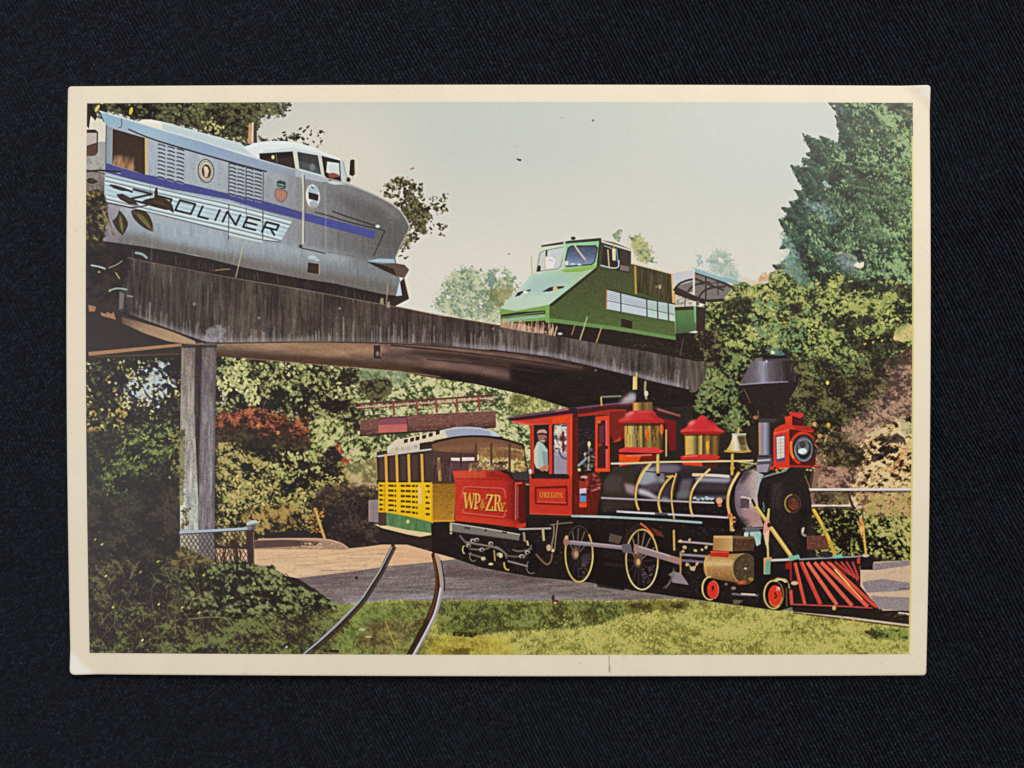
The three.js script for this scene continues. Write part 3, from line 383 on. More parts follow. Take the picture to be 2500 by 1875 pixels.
  // stripe
  P('262,403 338,426 399,440 568,480 647,496 747,525 849,551 923,571 920,590 747,544 647,519 568,494 421,467 331,445 262,426', [82, 84, 142]); streaks('262,403 923,571 920,590 262,426', 260, [3, 10], [2, 8], [[70, 72, 128], [98, 98, 156]], [0.15, 0.4]); P('747,525 923,571 920,590 747,544', [84, 88, 154], 0.6); E(296, 427, 6, 3, [176, 190, 206]);
  // fluted panel and its name
  const flute = '262,430 338,448 421,471 568,500 722,543 693,595 646,590 566,570 400,530 262,498';
  P(flute, [188, 208, 214]);
  within(flute, () => { for (let k = 0; k < 7; k++) { const y = 434 + k * 11; L(`255,${y} 421,${y + 40} 568,${y + 71} 722,${y + 112}`, 2.6, [104, 114, 124], 0.8); L(`255,${y + 4.6} 421,${y + 44.6} 568,${y + 75.6} 722,${y + 116.6}`, 4, [228, 236, 234], 0.85); } P('262,456 338,474 421,495 568,527 716,566 704,588 566,552 421,520 262,480', [190, 212, 220], 0.75); });
  L('566,505 566,590', 2.2, [84, 76, 74]); L('608,512 610,560', 1.6, [110, 110, 114]); L('649,522 649,588', 2.4, [92, 82, 80]); L('374,458 374,520', 1.6, [120, 128, 134], 0.7);
  P('566,568 609,580 609,590 566,580', [206, 218, 218]); P('609,580 648,588 648,598 609,590', [206, 218, 218]); L('262,498 400,530 566,572 646,592 693,597', 2.4, [112, 108, 108]);
  const letters = { Z: '0,0 1,0 0,1 1,1', O: '0,0 1,0 1,1 0,1 0,0', L: '0,0 0,1 1,1', I: '0,0 0,1', N: '0,1 0,0 1,1 1,0', E: '1,0 0,0 0,1 1,1M0,.5 .9,.5', R: '0,1 0,0 1,0 1,.5 0,.5M.5,.5 1,1' };
  const word = [['Z', 332, 468, 46], ['O', 388, 483, 38], ['O', 446, 495, 38], ['L', 502, 510, 24], ['I', 544, 519, 2], ['N', 562, 523, 32], ['E', 612, 536, 30], ['R', 658, 548, 30]];
  for (const [ch, x, y, w] of word) { g.save(); g.transform(w, w * 0.255, ch === 'I' ? -10 : -9, 25, x, y); const q = new Path2D('M' + letters[ch]); g.restore(); const m = new Path2D(); m.addPath(q, new DOMMatrix([w, w * 0.255, -11, 24, x, y])); g.strokeStyle = rgb([56, 49, 52]); g.lineWidth = 5; g.lineJoin = 'round'; g.stroke(m); }
  L('276,458 300,463 328,474', 5, [62, 54, 50]);
  // louvres
  const louvre = (x0, y0, cols, rows, w, gap, dy) => { for (let c = 0; c < cols; c++) for (let r = 0; r < rows; r++) { const x = x0 + c * gap, y = y0 + r * dy + c * gap * 0.24; L(`${x},${y} ${x + w * 0.5},${y + w * 0.06} ${x + w},${y + w * 0.3}`, 3.2, [74, 78, 88]); L(`${x},${y + 3} ${x + w},${y + w * 0.3 + 3}`, 1.6, [196, 206, 214], 0.7); } };
  louvre(392, 359, 3, 9, 16, 23, 9.8); louvre(567, 406, 2, 9, 15, 20, 9.2); louvre(609, 417, 2, 9, 15, 20, 9); O('565,402 565,484', 1.8, [90, 86, 84], 0); L('565,402 565,486', 2, [88, 84, 82]); L('607,414 607,500', 2, [84, 80, 78]); L('649,428 649,502', 2, [96, 92, 92]);
  // badges
  E(509, 424, 20, 29, [62, 50, 46], -0.1); E(509, 424, 18, 27, [206, 204, 186], -0.1); for (let i = 0; i < 26; i++) { const t = (i / 26) * 6.28; E(509 + Math.cos(t) * 15, 424 + Math.sin(t) * 23, 1.4, 1.8, [110, 100, 90], t, 0.8); } E(510, 425, 11.5, 17, [96, 66, 54], -0.1); P('503,412 512,414 516,424 513,438 507,440 505,426', [216, 206, 186]); E(509, 433, 4, 7, [206, 190, 168]);
  P('682,450 690,447 704,452 704,466 698,470 684,464', [62, 82, 80]); L('686,456 700,460', 2, [176, 190, 180]); L('686,462 699,466', 2, [150, 168, 160]); P('679,468 702,472 708,476 706,490 696,501 684,496 678,484', [170, 124, 108]); for (let k = 0; k < 5; k++) L(`${682 + k * 5},${472 + k} ${682 + k * 5},${494}`, 1.6, [206, 168, 148], 0.7); O('679,468 702,472 708,476 706,490 696,501 684,496 678,484', 1.5, [120, 92, 80]);
  E(770, 487, 18, 30, [196, 150, 120], -0.08, 0.6); E(770, 486, 17, 28.5, [224, 228, 226], -0.08); E(771, 472, 13, 11, [166, 190, 204], 0, 0.8); P('759,476 784,482 783,498 760,492', [62, 48, 50]); E(772, 505, 10, 9, [150, 170, 186], 0, 0.8); E(768, 514, 8, 4, [190, 140, 110], 0, 0.6); L('766,462 772,468', 2, [60, 80, 80]);
  // rail, door, port
  L('744,432 748,470 747,520 747,600', 5, [204, 202, 186]); L('749,436 751,520 751,596', 2, [104, 96, 92]); E(741, 607, 5, 4, [84, 72, 56]); L('742,611 770,617 801,624', 2.6, [70, 60, 58]); L('799,462 802,540 803,612', 2, [164, 172, 178], 0.6); L('748,520 748,545', 2, [120, 112, 108], 0.4); L('803,620 880,632 905,642', 1.8, [116, 108, 104], 0.7);
  P('760,646 786,650 786,674 758,670', [66, 52, 42]); L('787,650 787,674', 3, [176, 164, 140], 0.8); E(770, 634, 11, 5, [186, 206, 206]); E(782, 640, 6, 3, [190, 206, 206]);
  // opening at the left end
  P('279,320 362,344 360,432 279,406', [70, 54, 46]); soft(2, () => { for (let i = 0; i < 60; i++) { const x = rr(281, 334), y = 407 + (x - 280) * 0.27; L(`${x},${y} ${x + rr(-5, 5)},${y - rr(6, 30)}`, rr(2, 4), [[206, 158, 116], [176, 128, 92], [130, 96, 70], [222, 182, 140]][(rnd() * 4) | 0], rr(0.4, 0.8)); } }); P('335,366 360,372 359,430 336,424', [72, 56, 44]); P('358,343 366,346 367,434 360,432', [206, 186, 132]); P('262,312 278,318 279,408 262,402', [150, 160, 170]); L('263,312 263,404', 3, [110, 112, 116]);
  // vine across the lower left of the train
  const leaf = (x, y, l, w, a, c) => { const m = new Path2D(); m.addPath(path('0,0 .2,-.5 .55,-.5 1,0 .6,.5 .2,.45'), new DOMMatrix([Math.cos(a) * l, Math.sin(a) * l, -Math.sin(a) * w, Math.cos(a) * w, x, y])); g.fillStyle = rgb(c); g.fill(m); const n = new Path2D(); n.addPath(path('.15,0 .45,-.28 .75,-.08 .5,.1'), new DOMMatrix([Math.cos(a) * l, Math.sin(a) * l, -Math.sin(a) * w, Math.cos(a) * w, x, y])); g.globalAlpha = 0.5; g.fillStyle = rgb([c[0] + 40, c[1] + 38, c[2] + 8]); g.fill(n); g.globalAlpha = 1; };
  const V = [62, 50, 38];
  L('214,425 240,420 300,426', 4, V); L('214,420 262,430', 2, V); L('262,500 300,506 330,514 370,506', 3, V); L('255,500 270,540 285,578', 4, [90, 76, 48]);
  for (const [x, y, l, w, q] of [[274, 458, 52, 9, 0.3], [290, 480, 64, 15, 0.45], [216, 446, 30, 14, 0.1], [232, 470, 44, 22, 0.7], [218, 500, 40, 24, 0.3], [228, 520, 34, 22, 1.2]]) leaf(x, y, l, w, q, [64, 52, 40]);
  P('M353,498 C364,490 376,490 384,488 C382,478 384,468 389,462 C393,472 391,482 393,487 C404,488 418,494 425,502 C430,510 432,520 431,526 C424,520 414,515 405,514 C390,514 370,508 353,498Z', [66, 53, 40]); P('M372,496 C390,494 410,500 424,512 C406,506 390,506 372,496Z', [92, 74, 54], 0.7);
  P('M327,520 C338,515 350,516 362,522 C374,530 382,548 382,572 C368,568 352,558 342,548 C334,540 328,532 327,520Z', [72, 60, 42]); P('M340,524 C354,528 368,540 378,566 C360,554 348,542 340,524Z', [120, 112, 70], 0.8); L('332,522 352,540 380,570', 1.6, [150, 140, 90], 0.7);
  P('M281,543 C290,540 296,530 297,518 C306,526 318,538 320,552 C318,564 312,572 307,580 C296,572 286,560 281,543Z', [68, 58, 44]); P('M299,528 C306,540 310,556 307,574 C300,560 296,546 299,528Z', [130, 122, 74], 0.8);
  F('214,470 262,474 272,520 262,590 214,600', { n: 420, s: [3, 7], k: 20, pal: [[50, 42, 38], [72, 62, 48], [110, 100, 60], [150, 140, 90]], seed: 103, lo: 0.3, hi: 0.95 }); L('258,520 276,560 290,580', 4, [150, 136, 92]); for (const [x, y, l, w, q] of [[216, 556, 40, 24, 0.5], [224, 590, 36, 22, 1.1], [240, 600, 34, 20, 0.2], [220, 640, 44, 24, 0.7], [250, 660, 36, 20, 1.3], [226, 700, 40, 24, 0.9]]) leaf(x, y, l, w, q, [60, 50, 42]);
  F('214,600 300,616 330,640 310,700 290,760 214,740', { n: 500, s: [4, 8], k: 30, pal: [[46, 38, 36], [52, 43, 40], [64, 54, 48]], seed: 104 });
  L('231,652 250,655 264,660', 4, [176, 190, 192]); L('274,658 290,653 306,642', 2.6, [170, 152, 128]); L('276,713 288,708 304,708 318,711', 4, [150, 176, 168]); L('275,716 284,710', 3, [176, 160, 110]); L('291,670 300,684', 3, [180, 156, 116]); E(250, 668, 3, 3, [180, 144, 84]); L('340,622 356,624 366,634', 6, [150, 168, 166]); L('320,726 332,728', 4, [150, 136, 130]);  P('300,716 312,722 310,756 300,760', [150, 142, 140], 0.6);
  L('534,665 552,662 570,662', 3, [176, 148, 104], 0.7); L('584,682 594,640 602,600', 2.4, [196, 188, 150], 0.8); L('577,650 590,580', 1.6, [196, 196, 180], 0.5); L('380,560 378,640', 1.4, [190, 194, 186], 0.4);

  // ------------------------------------------------------------ green monorail train on the bridge
  P('1226,799 1342,790 1500,803 1649,829 1726,840 1740,884 1700,884 1550,855 1457,839 1344,819', [50, 40, 36]);
  // open car behind the cab
  P('1600,648 1640,648 1690,655 1696,668 1694,684 1646,676 1640,671', [226, 220, 206]); P('1642,672 1694,664 1694,690 1646,704 1642,700', [204, 204, 206]);
  P('1694,667 1764,690 1790,704 1776,720 1764,734 1722,740 1646,714 1646,704 1694,690', [126, 118, 114]);
  for (const d of ['1648,712 1652,700 1672,690 1694,686', '1676,722 1684,706 1706,696 1730,694', '1704,732 1712,716 1736,706 1768,704', '1694,684 1730,700 1764,712']) L(d, 5, [70, 56, 52]);
  L('1646,712 1690,728 1722,740 1764,736', 7, [62, 50, 48]); L('1694,670 1740,684 1786,706', 6, [70, 60, 56]); L('1722,680 1722,738', 4, [70, 56, 52]); L('1750,690 1752,724', 3, [80, 66, 60]); L('1700,700 1760,694', 3, [84, 74, 70]);
  P('1688,656 1730,668 1764,680 1806,692 1800,700 1764,692 1694,669', [150, 182, 186]); L('1688,656 1764,682', 2, [206, 220, 216]);
  R(1644, 718, 1694, 752, [206, 200, 186]); for (let i = 0; i < 40; i++) E(rr(1648, 1692), rr(722, 748), 3, 2, [150, 140, 120], 0, 0.7); L('1672,726 1672,752', 2, [90, 80, 76]); R(1642, 718, 1648, 752, [216, 160, 100]); L('1693,660 1693,752', 5, [222, 212, 200]); P('1648,704 1722,738 1722,748 1690,738 1646,722', [64, 50, 46]); R(1698, 738, 1706, 750, [110, 100, 90]);
  P('1647,753 1697,751 1699,810 1649,822', G(0, 750, 0, 820, [98, 130, 76], [92, 126, 82], [84, 96, 66])); P('1647,754 1692,752 1692,760 1647,762', [66, 50, 42]); L('1695,752 1697,790', 4, [130, 186, 132]); P('1698,751 1722,756 1720,812 1699,812', [62, 48, 44]); P('1600,822 1680,815 1740,820 1736,880 1700,880 1640,850', [46, 38, 34]);
  // nose
  P('1303,672 1372,658 1440,650 1461,655 1344,748 1300,756 1262,763 1224,757 1246,738', G(1380, 650, 1270, 760, [172, 204, 168], [184, 212, 190], [198, 218, 200], [192, 214, 190])); P('1376,662 1410,658 1461,652 1457,660 1420,668 1380,670', [138, 174, 84]); soft(6, () => { P('1310,680 1400,680 1330,720 1270,730', [166, 198, 192], 0.7); P('1240,740 1340,735 1300,752 1240,756', [200, 216, 194], 0.6); });
  P('1224,757 1262,763 1300,756 1344,748 1344,790 1226,800', [132, 166, 90]); P('1228,772 1270,766 1334,762 1334,770 1270,775 1228,782', [60, 56, 46]); L('1232,779 1280,771 1332,766', 1.6, [166, 180, 150]); P('1228,784 1334,772 1334,778 1228,790', [150, 186, 162]); P('1228,792 1334,786 1338,806 1228,802', [66, 54, 44]); P('1336,752 1344,748 1344,792 1336,790', [128, 176, 96]); P('1226,790 1240,788 1300,800 1344,816 1300,816 1226,802', [206, 170, 140], 0.7);
  P('1261,729 1267,719 1275,716 1300,711 1297,715 1278,720 1272,726', [66, 54, 46]); E(1286, 718, 6, 4, [236, 232, 206]); P('1327,717 1343,707 1350,705 1380,703 1377,708 1356,712 1346,716', [66, 54, 46]); E(1358, 709, 6, 5, [222, 190, 120]);
  // front and windows
  P('1321,609 1390,598 1468,592 1461,656 1440,660 1376,664 1303,674 1313,640', G(1310, 0, 1470, 0, [0, [214, 220, 196]], [0.42, [206, 214, 190]], [0.45, [160, 204, 172]], [1, [142, 198, 146]])); P('1372,664 1461,652 1461,658 1440,664 1376,668', [150, 186, 92]);
  P('1321,624 1330,618 1376,609 1380,614 1371,656 1364,662 1313,668', [206, 210, 208]); O('1321,624 1330,618 1376,609 1380,614 1371,656 1364,662 1313,668', 2.5, [150, 160, 146]); P('1313,668 1316,654 1323,654 1322,668', [56, 46, 40]); P('1332,634 1350,632 1358,640 1354,660 1336,662', [234, 234, 228]); L('1337,618 1336,630', 4, [70, 56, 44]); L('1333,634 1332,664', 4, [214, 200, 170]); L('1340,640 1352,642', 1.5, [170, 170, 170]); L('1300,632 1302,672', 2.4, [206, 176, 140]);
  P('1389,612 1396,607 1455,606 1460,612 1453,644 1446,651 1386,656 1380,650', G(0, 606, 0, 656, [70, 80, 98], [98, 110, 138], [150, 170, 200])); O('1389,612 1396,607 1455,606 1460,612 1453,644 1446,651 1386,656 1380,650', 3, [66, 58, 52]); E(1385, 648, 5, 6, [214, 224, 200]); E(1400, 650, 7, 3, [180, 204, 214]); E(1416, 651, 6, 3, [190, 210, 216]); L('1405,605 1416,622 1432,641', 4, [224, 196, 160]); speckle('1390,608 1458,608 1450,650 1384,652', 80, [1, 2.4], [[120, 132, 160], [60, 66, 80]], [0.15, 0.4]);
  P('1324,605 1392,594 1468,587 1470,594 1392,600 1324,609', [66, 54, 46]); E(1401, 588, 6, 4, [50, 42, 38]); L('1380,598 1378,660', 5, [186, 216, 190]);
  // side
  const side = '1461,655 1468,592 1500,598 1543,615 1543,648 1640,672 1642,744 1647,787 1649,829 1500,803 1344,789 1344,748';
  P(side, G(0, 600, 0, 830, [70, 65, 48], [78, 82, 54], [84, 96, 58], [94, 112, 66])); speckle(side, 900, [1, 2.2], [[108, 110, 70], [58, 52, 40], [126, 130, 80]], [0.12, 0.36]);
  P('1543,648 1640,672 1642,744 1556,718 1552,650', [70, 64, 46]); streaks('1556,652 1640,672 1642,742 1556,716', 70, [14, 60], [2, 5], [[110, 98, 60], [56, 46, 36], [92, 84, 52]], [0.2, 0.5]);
  P('1468,592 1543,615 1543,620 1470,598', [206, 204, 190]); P('1474,604 1540,620 1536,672 1500,664 1468,652', [54, 44, 40]); P('1516,612 1540,620 1537,672 1514,666', [70, 56, 50]); P('1515,652 1536,656 1536,668 1514,664', [128, 110, 108]); L('1485,616 1488,656', 3, [206, 190, 150]); P('1495,612 1504,613 1504,642 1496,641', [226, 208, 170]); L('1506,614 1509,644', 3, [120, 160, 180]); L('1499,600 1499,612', 2.4, [190, 150, 90]); L('1468,653 1510,666 1512,642', 3, [196, 206, 206]); L('1476,606 1494,612', 2, [170, 200, 210]); L('1466,594 1460,655', 4, [60, 50, 40]);
  L('1543,618 1543,648', 4, [216, 214, 200]); L('1543,648 1600,662 1640,673', 4, [220, 206, 170]); L('1551,657 1553,720', 5, [184, 150, 66]); L('1640,674 1643,744', 4, [226, 176, 110]); for (let i = 0; i < 6; i++) E(1608 + rr(-6, 6), 704 + rr(-4, 4), 3, 2, [190, 184, 150], 0, 0.6);
  P('1484,712 1516,720 1579,736 1646,747 1647,788 1579,776 1514,764 1482,758', [206, 216, 224]); P('1579,736 1646,747 1647,788 1579,776', [196, 220, 210]); for (let r = 0; r < 5; r++) L(`1486,${717 + r * 4} 1516,${723 + r * 4} 1645,${752 + r * 4}`, 1.4, [120, 126, 140], 0.65); L('1484,738 1516,744 1646,772', 2.4, [110, 104, 100], 0.8); for (let r = 0; r < 3; r++) L(`1484,${745 + r * 5} 1646,${777 + r * 4}`, 1.4, [180, 190, 200], 0.7);
  for (const x of [1516, 1579, 1605, 1631]) L(`${x},${719 + (x - 1516) * 0.22} ${x + 1},${766 + (x - 1516) * 0.2}`, 3, [84, 74, 76]); L('1483,712 1482,758', 3, [196, 140, 90]); L('1484,711 1516,719 1579,734 1646,746', 3, [62, 52, 46]);
  P('1518,781 1544,788 1544,806 1517,800', [54, 44, 38]); P('1344,780 1420,790 1500,800 1650,825 1649,833 1500,809 1344,790', [112, 146, 88]); P('1344,748 1461,655 1461,662 1350,752', [58, 52, 40]);
  for (const [x, y, h, c] of [[1418, 832, 30, [226, 196, 160]], [1428, 800, 22, [190, 196, 130]], [1458, 838, 34, [206, 170, 110]], [1356, 822, 20, [216, 180, 150]], [1398, 820, 22, [170, 130, 110]]]) L(`${x},${y} ${x + h * 0.2},${y - h * 0.6} ${x + h * 0.34},${y - h}`, 3, c, 0.85);
  for (let i = 0; i < 60; i++) { const x = rr(1230, 1360), y = 800 + (x - 1226) * 0.17; L(`${x},${y} ${x + rr(-4, 5)},${y - rr(8, 30)}`, rr(1.4, 3.4), [[226, 180, 150], [206, 160, 130], [150, 110, 90], [230, 206, 180]][(rnd() * 4) | 0], rr(0.4, 0.85)); } E(1370, 818, 6, 3, [206, 198, 190]);
  speckle('1500,806 1650,835 1740,850 1720,884 1550,855', 260, [1, 2.4], [[110, 92, 76], [36, 30, 28], [140, 120, 90]], [0.15, 0.4]); L('1668,830 1660,868', 2, [130, 110, 80], 0.6);
  F('1690,820 1760,800 1760,900 1730,900', { n: 160, s: [3, 6], pal: [[44, 36, 34], [60, 52, 42], [130, 126, 80]], seed: 110 });

  // ------------------------------------------------------------ pavement, grass, rails
  P('600,1338 855,1338 894,1334 939,1328 1000,1328 1062,1346 1110,1358 1140,1362 1140,1372 1050,1372 960,1380 840,1398 735,1411 680,1400 600,1380', G(0, 1330, 0, 1410, [226, 188, 146], [228, 192, 152], [234, 200, 160])); speckle('620,1336 1060,1336 1100,1370 735,1411', 900, [1, 3], [[206, 164, 124], [240, 212, 176], [190, 150, 116]], [0.1, 0.35]);
  for (const d of ['640,1366 700,1362 800,1356 870,1346', '730,1380 860,1370 900,1366', '860,1354 960,1350']) L(d, 1.8, [186, 146, 110], 0.5); P('960,1334 1060,1346 1062,1372 940,1376', [226, 176, 136], 0.6);
  P('627,1318 700,1314 800,1314 830,1320 856,1334 850,1340 627,1340', [176, 142, 116]); P('627,1320 700,1316 790,1322 784,1330 700,1334 627,1338', [98, 78, 72]); L('640,1316 720,1314 800,1314 840,1324 856,1336', 4, [216, 176, 146], 0.9); F('740,1324 850,1326 846,1338 720,1338', { n: 60, s: [2, 4], pal: [[126, 94, 78], [196, 158, 126], [216, 180, 146]] });
  P('735,1411 840,1398 960,1380 1050,1372 1140,1360 1400,1400 1800,1430 2000,1500 1800,1480 1500,1470 1080,1480 830,1478 780,1440', [131, 118, 114]);
  const shade = '735,1411 960,1380 1140,1370 1500,1420 1800,1470 1658,1464 1500,1470 1080,1480 830,1478';
  speckle(shade, 3200, [1, 2.4], [[166, 152, 154], [98, 82, 84], [150, 128, 130]], [0.12, 0.4]); for (let i = 0; i < 60; i++) { const y = rr(1392, 1470), x = rr(780, 1080); L(`${x},${y} ${x + rr(20, 90)},${y - rr(-2, 5)}`, rr(1, 2.4), rnd() < 0.6 ? [172, 158, 158] : [96, 80, 82], rr(0.2, 0.5)); }
  soft(5, () => { P('850,1456 1080,1446 1300,1452 1500,1460 1500,1472 1080,1474 850,1478', [158, 150, 158], 0.8); P('1090,1376 1200,1390 1340,1412 1300,1420 1100,1404', [104, 84, 84], 0.7); P('735,1411 900,1390 880,1410 770,1430', [116, 98, 100], 0.6); });
  L('742,1412 840,1399 960,1381 1060,1374', 1.8, [150, 120, 104], 0.6); E(877, 1409, 4, 3.4, [66, 52, 52]);
  // grass
  const lawn = '600,1500 820,1478 870,1472 960,1464 1079,1466 1160,1462 1300,1466 1400,1464 1500,1466 1580,1462 1660,1460 1720,1466 1792,1476 1871,1482 1932,1492 2050,1508 2216,1528 2216,1600 600,1600';
  P(lawn, [140, 142, 74]);
  F(lawn, { s: [2.4, 3.8], k: 44, pal: [[122, 118, 64], [150, 148, 78], [178, 170, 90], [206, 196, 114]], lo: 0.16, hi: 0.8, jit: 0.34, seed: 121, long: 1.9, ang: 1.5, feather: 2, tone: (x, y) => (x > 1080 ? 0.16 : -0.18) + (x > 1060 && x < 1250 && y > 1540 ? 0.3 : 0) });
  F('1072,1470 1160,1466 1300,1470 1400,1468 1500,1470 1620,1464 1680,1470 1700,1484 1600,1484 1520,1500 1470,1524 1400,1532 1250,1540 1180,1550 1120,1544 1070,1548', { s: [2.4, 3.8], k: 36, pal: [[74, 70, 44], [94, 100, 54], [116, 126, 68], [146, 148, 84]], lo: 0.24, hi: 0.8, jit: 0.36, seed: 122, long: 1.9, ang: 1.5, feather: 7 });
  F('1500,1470 1620,1464 1690,1472 1660,1490 1540,1492', { n: 360, s: [2.4, 4.6], k: 18, pal: [[70, 52, 36], [106, 84, 48], [140, 130, 66]], seed: 123, feather: 10, a: 0.8 });
  F('1060,1552 1120,1546 1180,1548 1256,1556 1236,1572 1270,1590 1220,1600 1030,1600', { s: [2.4, 3.8], k: 30, pal: [[150, 130, 54], [188, 168, 64], [212, 194, 84]], lo: 0.2, hi: 0.8, seed: 124, a: 0.65, feather: 13, long: 1.9, ang: 1.5 });
  F('1110,1540 1170,1544 1160,1554 1110,1550', { n: 90, s: [2, 4], pal: [[58, 52, 34], [78, 76, 44]] }); F('1080,1586 1150,1580 1150,1594 1084,1596', { n: 90, s: [2, 4], pal: [[110, 94, 42], [150, 130, 54]] });
  dots('1300,1500 2210,1500 2210,1594 1260,1594', 1100, [2, 4.4], [[214, 204, 112], [196, 190, 100], [206, 190, 118], [146, 160, 82]], { k: 26, cut: 0.5, seed: 125, long: 1.2 });
  F('2100,1536 2216,1534 2216,1560 2120,1560', { n: 260, s: [2.4, 4.6], k: 16, pal: [[66, 56, 38], [104, 118, 66], [150, 158, 86]], seed: 126 });
  for (let i = 0; i < 420; i++) { const x = rr(1082, 1880), y = 1466 + (x > 1660 ? (x - 1660) * 0.08 : 0) + rr(-1, 8); L(`${x},${y} ${x + rr(-3, 3)},${y - rr(2, 8)}`, rr(1, 2), [[120, 124, 66], [90, 88, 52], [150, 148, 84]][(rnd() * 3) | 0], 0.7); }
  E(1352, 1458, 4, 8, [84, 60, 48]); E(1358, 1468, 9, 6, [110, 76, 60]); E(1357, 1470, 5, 3, [206, 166, 140]);
  F('600,1490 830,1476 880,1476 920,1476 1060,1470 1046,1530 1010,1597 600,1600', { s: [2.4, 4], k: 40, pal: [[84, 72, 52], [106, 102, 60], [124, 130, 70], [150, 156, 86]], lo: 0.24, hi: 0.8, jit: 0.34, seed: 128, long: 1.7, ang: 1.4 });
  F('890,1480 1040,1472 1030,1500 960,1510 880,1560 800,1597 850,1530', { n: 1200, s: [2.6, 5], k: 22, pal: [[98, 108, 58], [128, 144, 74], [150, 164, 90]], lo: 0.25, hi: 0.75, seed: 129, feather: 14, a: 0.8 });
  F('900,1520 1010,1510 1000,1580 920,1590 880,1560', { n: 700, s: [2.4, 5], k: 20, pal: [[92, 78, 56], [122, 108, 66], [156, 144, 88]], seed: 130, feather: 16, a: 0.8 }); L('946,1516 960,1550 970,1580', 2.6, [206, 176, 84], 0.8); L('960,1556 990,1584', 2, [196, 166, 90], 0.7); E(890, 1536, 9, 3, [196, 190, 150]); E(906, 1554, 8, 2.4, [190, 184, 150]);
  L('800,1588 830,1590', 7, [52, 44, 36]);
  N('735,1411 960,1380 1140,1370 1500,1420 1800,1470 1658,1464 1500,1470 1080,1480 830,1478', 60, 5, 0.2, 205, { fine: 1.1, slope: -0.06 }); N('620,1338 1060,1338 1100,1370 735,1411', 50, 6, 0.09, 206, { fine: 0.6 });
  // ------------------------------------------------------------ fence and scrub, lower left
  P('449,1296 496,1296 533,1300 533,1370 449,1376', [150, 140, 136], 0.3);
  P('533,1338 614,1338 614,1380 540,1376', [224, 184, 146]); P('533,1290 614,1294 614,1340 533,1338', [66, 52, 46]); F('533,1290 614,1290 614,1330 533,1330', { n: 90, s: [3, 5], k: 20, pal: [[60, 50, 40], [104, 86, 54], [206, 186, 120]] });
  within('450,1302 614,1292 614,1380 450,1380', () => { for (let i = -4; i < 18; i++) { L(`${452 + i * 11},1300 ${452 + i * 11 + 56},1384`, 2.2, [66, 52, 48], 0.8); L(`${452 + i * 11 + 50},1296 ${452 + i * 11 - 6},1384`, 2, [70, 56, 52], 0.7); } });
  for (let i = 0; i < 26; i++) { const x = rr(540, 600); L(`${x},${rr(1376, 1392)} ${x + rr(-16, 16)},${rr(1312, 1350)}`, rr(1.2, 2.8), [66, 52, 42], 0.8); } E(620, 1362, 6, 12, [66, 54, 46]);
  P('612,1290 629,1288 630,1384 613,1384', [72, 56, 58]); L('628,1300 629,1384', 2, [206, 166, 110], 0.6); L('451,1300 520,1296 614,1290', 7, [176, 192, 206]); L('451,1304 614,1294', 2.4, [90, 80, 84]); E(624, 1276, 14, 6, [196, 212, 208], -0.3); E(616, 1288, 8, 5, [184, 200, 206]); P('610,1282 636,1276 634,1292 614,1296', [110, 98, 104], 0.7); E(640, 1274, 6, 2, [206, 210, 150], -0.4);
  const scrub = '420,1390 451,1372 480,1366 540,1372 600,1366 632,1378 650,1382 676,1380 690,1396 706,1400 716,1416 748,1436 786,1450 810,1464 831,1474 822,1490 760,1512 700,1520 600,1540 440,1540 330,1500 330,1420';
  F(scrub, { n: 5200, s: [3, 6.4], k: 26, pal: [[48, 40, 34], [58, 52, 40], [80, 82, 54], [112, 118, 76], [150, 152, 100]], size: 0.95, feather: 4, lo: 0.34, hi: 0.86, jit: 0.32, seed: 141, long: 1.9 });
  dots('500,1380 640,1376 810,1470 740,1500 560,1470', 360, [3, 5.6], [[150, 158, 98], [124, 140, 92], [176, 176, 110], [132, 144, 110]], { k: 26, cut: 0.5, seed: 142, long: 1.9 });
  F('420,1390 450,1330 480,1340 540,1376 480,1390', { n: 100, s: [3, 5], feather: 8, pal: [[60, 50, 42], [92, 80, 54], [150, 130, 80]], lo: 0.34, hi: 0.9, seed: 143 });
  F('214,1370 440,1370 460,1480 420,1520 220,1540', { n: 2600, s: [3, 6], k: 36, pal: [[54, 47, 45], [64, 56, 48], [88, 80, 58], [116, 110, 72]], lo: 0.32, hi: 0.88, seed: 144, feather: 14 });
  F('214,1470 330,1480 440,1500 600,1510 760,1500 830,1490 820,1540 780,1600 214,1600', { n: 5600, s: [2.6, 5.4], k: 34, pal: [[58, 50, 44], [80, 72, 54], [102, 102, 64], [128, 134, 80]], lo: 0.28, hi: 0.82, jit: 0.3, feather: 14, seed: 145, tone: (x, y) => (y - 1550) / 240 + (x - 500) / 1600 });
  for (let i = 0; i < 90; i++) { const x = rr(224, 560), y = rr(1400, 1590), l = rr(16, 46), a = rr(-2.2, -0.7); L(`${x},${y} ${x + Math.cos(a) * l * 0.6},${y + Math.sin(a) * l * 0.7} ${x + Math.cos(a) * l * 1.1},${y + Math.sin(a) * l}`, rr(1.2, 3), [[128, 124, 84], [150, 134, 86], [100, 96, 72], [120, 136, 100]][(rnd() * 4) | 0], rr(0.35, 0.75)); }
  for (const [x, y, c] of [[284, 1484, [216, 206, 96]], [267, 1407, [206, 204, 110]], [352, 1397, [190, 150, 76]], [258, 1330, [190, 190, 120]], [395, 1371, [190, 190, 80]], [396, 1476, [206, 200, 90]], [495, 1496, [200, 190, 90]], [453, 1484, [210, 196, 90]], [506, 1404, [200, 186, 80]], [355, 1565, [228, 228, 220]], [706, 1580, [176, 204, 170]], [241, 1318, [150, 150, 90]]]) E(x, y, 4, 2.2, c, -0.7);
  L('468,1512 520,1506 560,1508 570,1524', 3, [150, 146, 96], 0.7); L('470,1486 476,1460 500,1462', 3, [170, 164, 100], 0.6);
  // rails
  const railL = '966,1330 939,1385 926,1407 892,1462 871,1486 815,1543 749,1599';
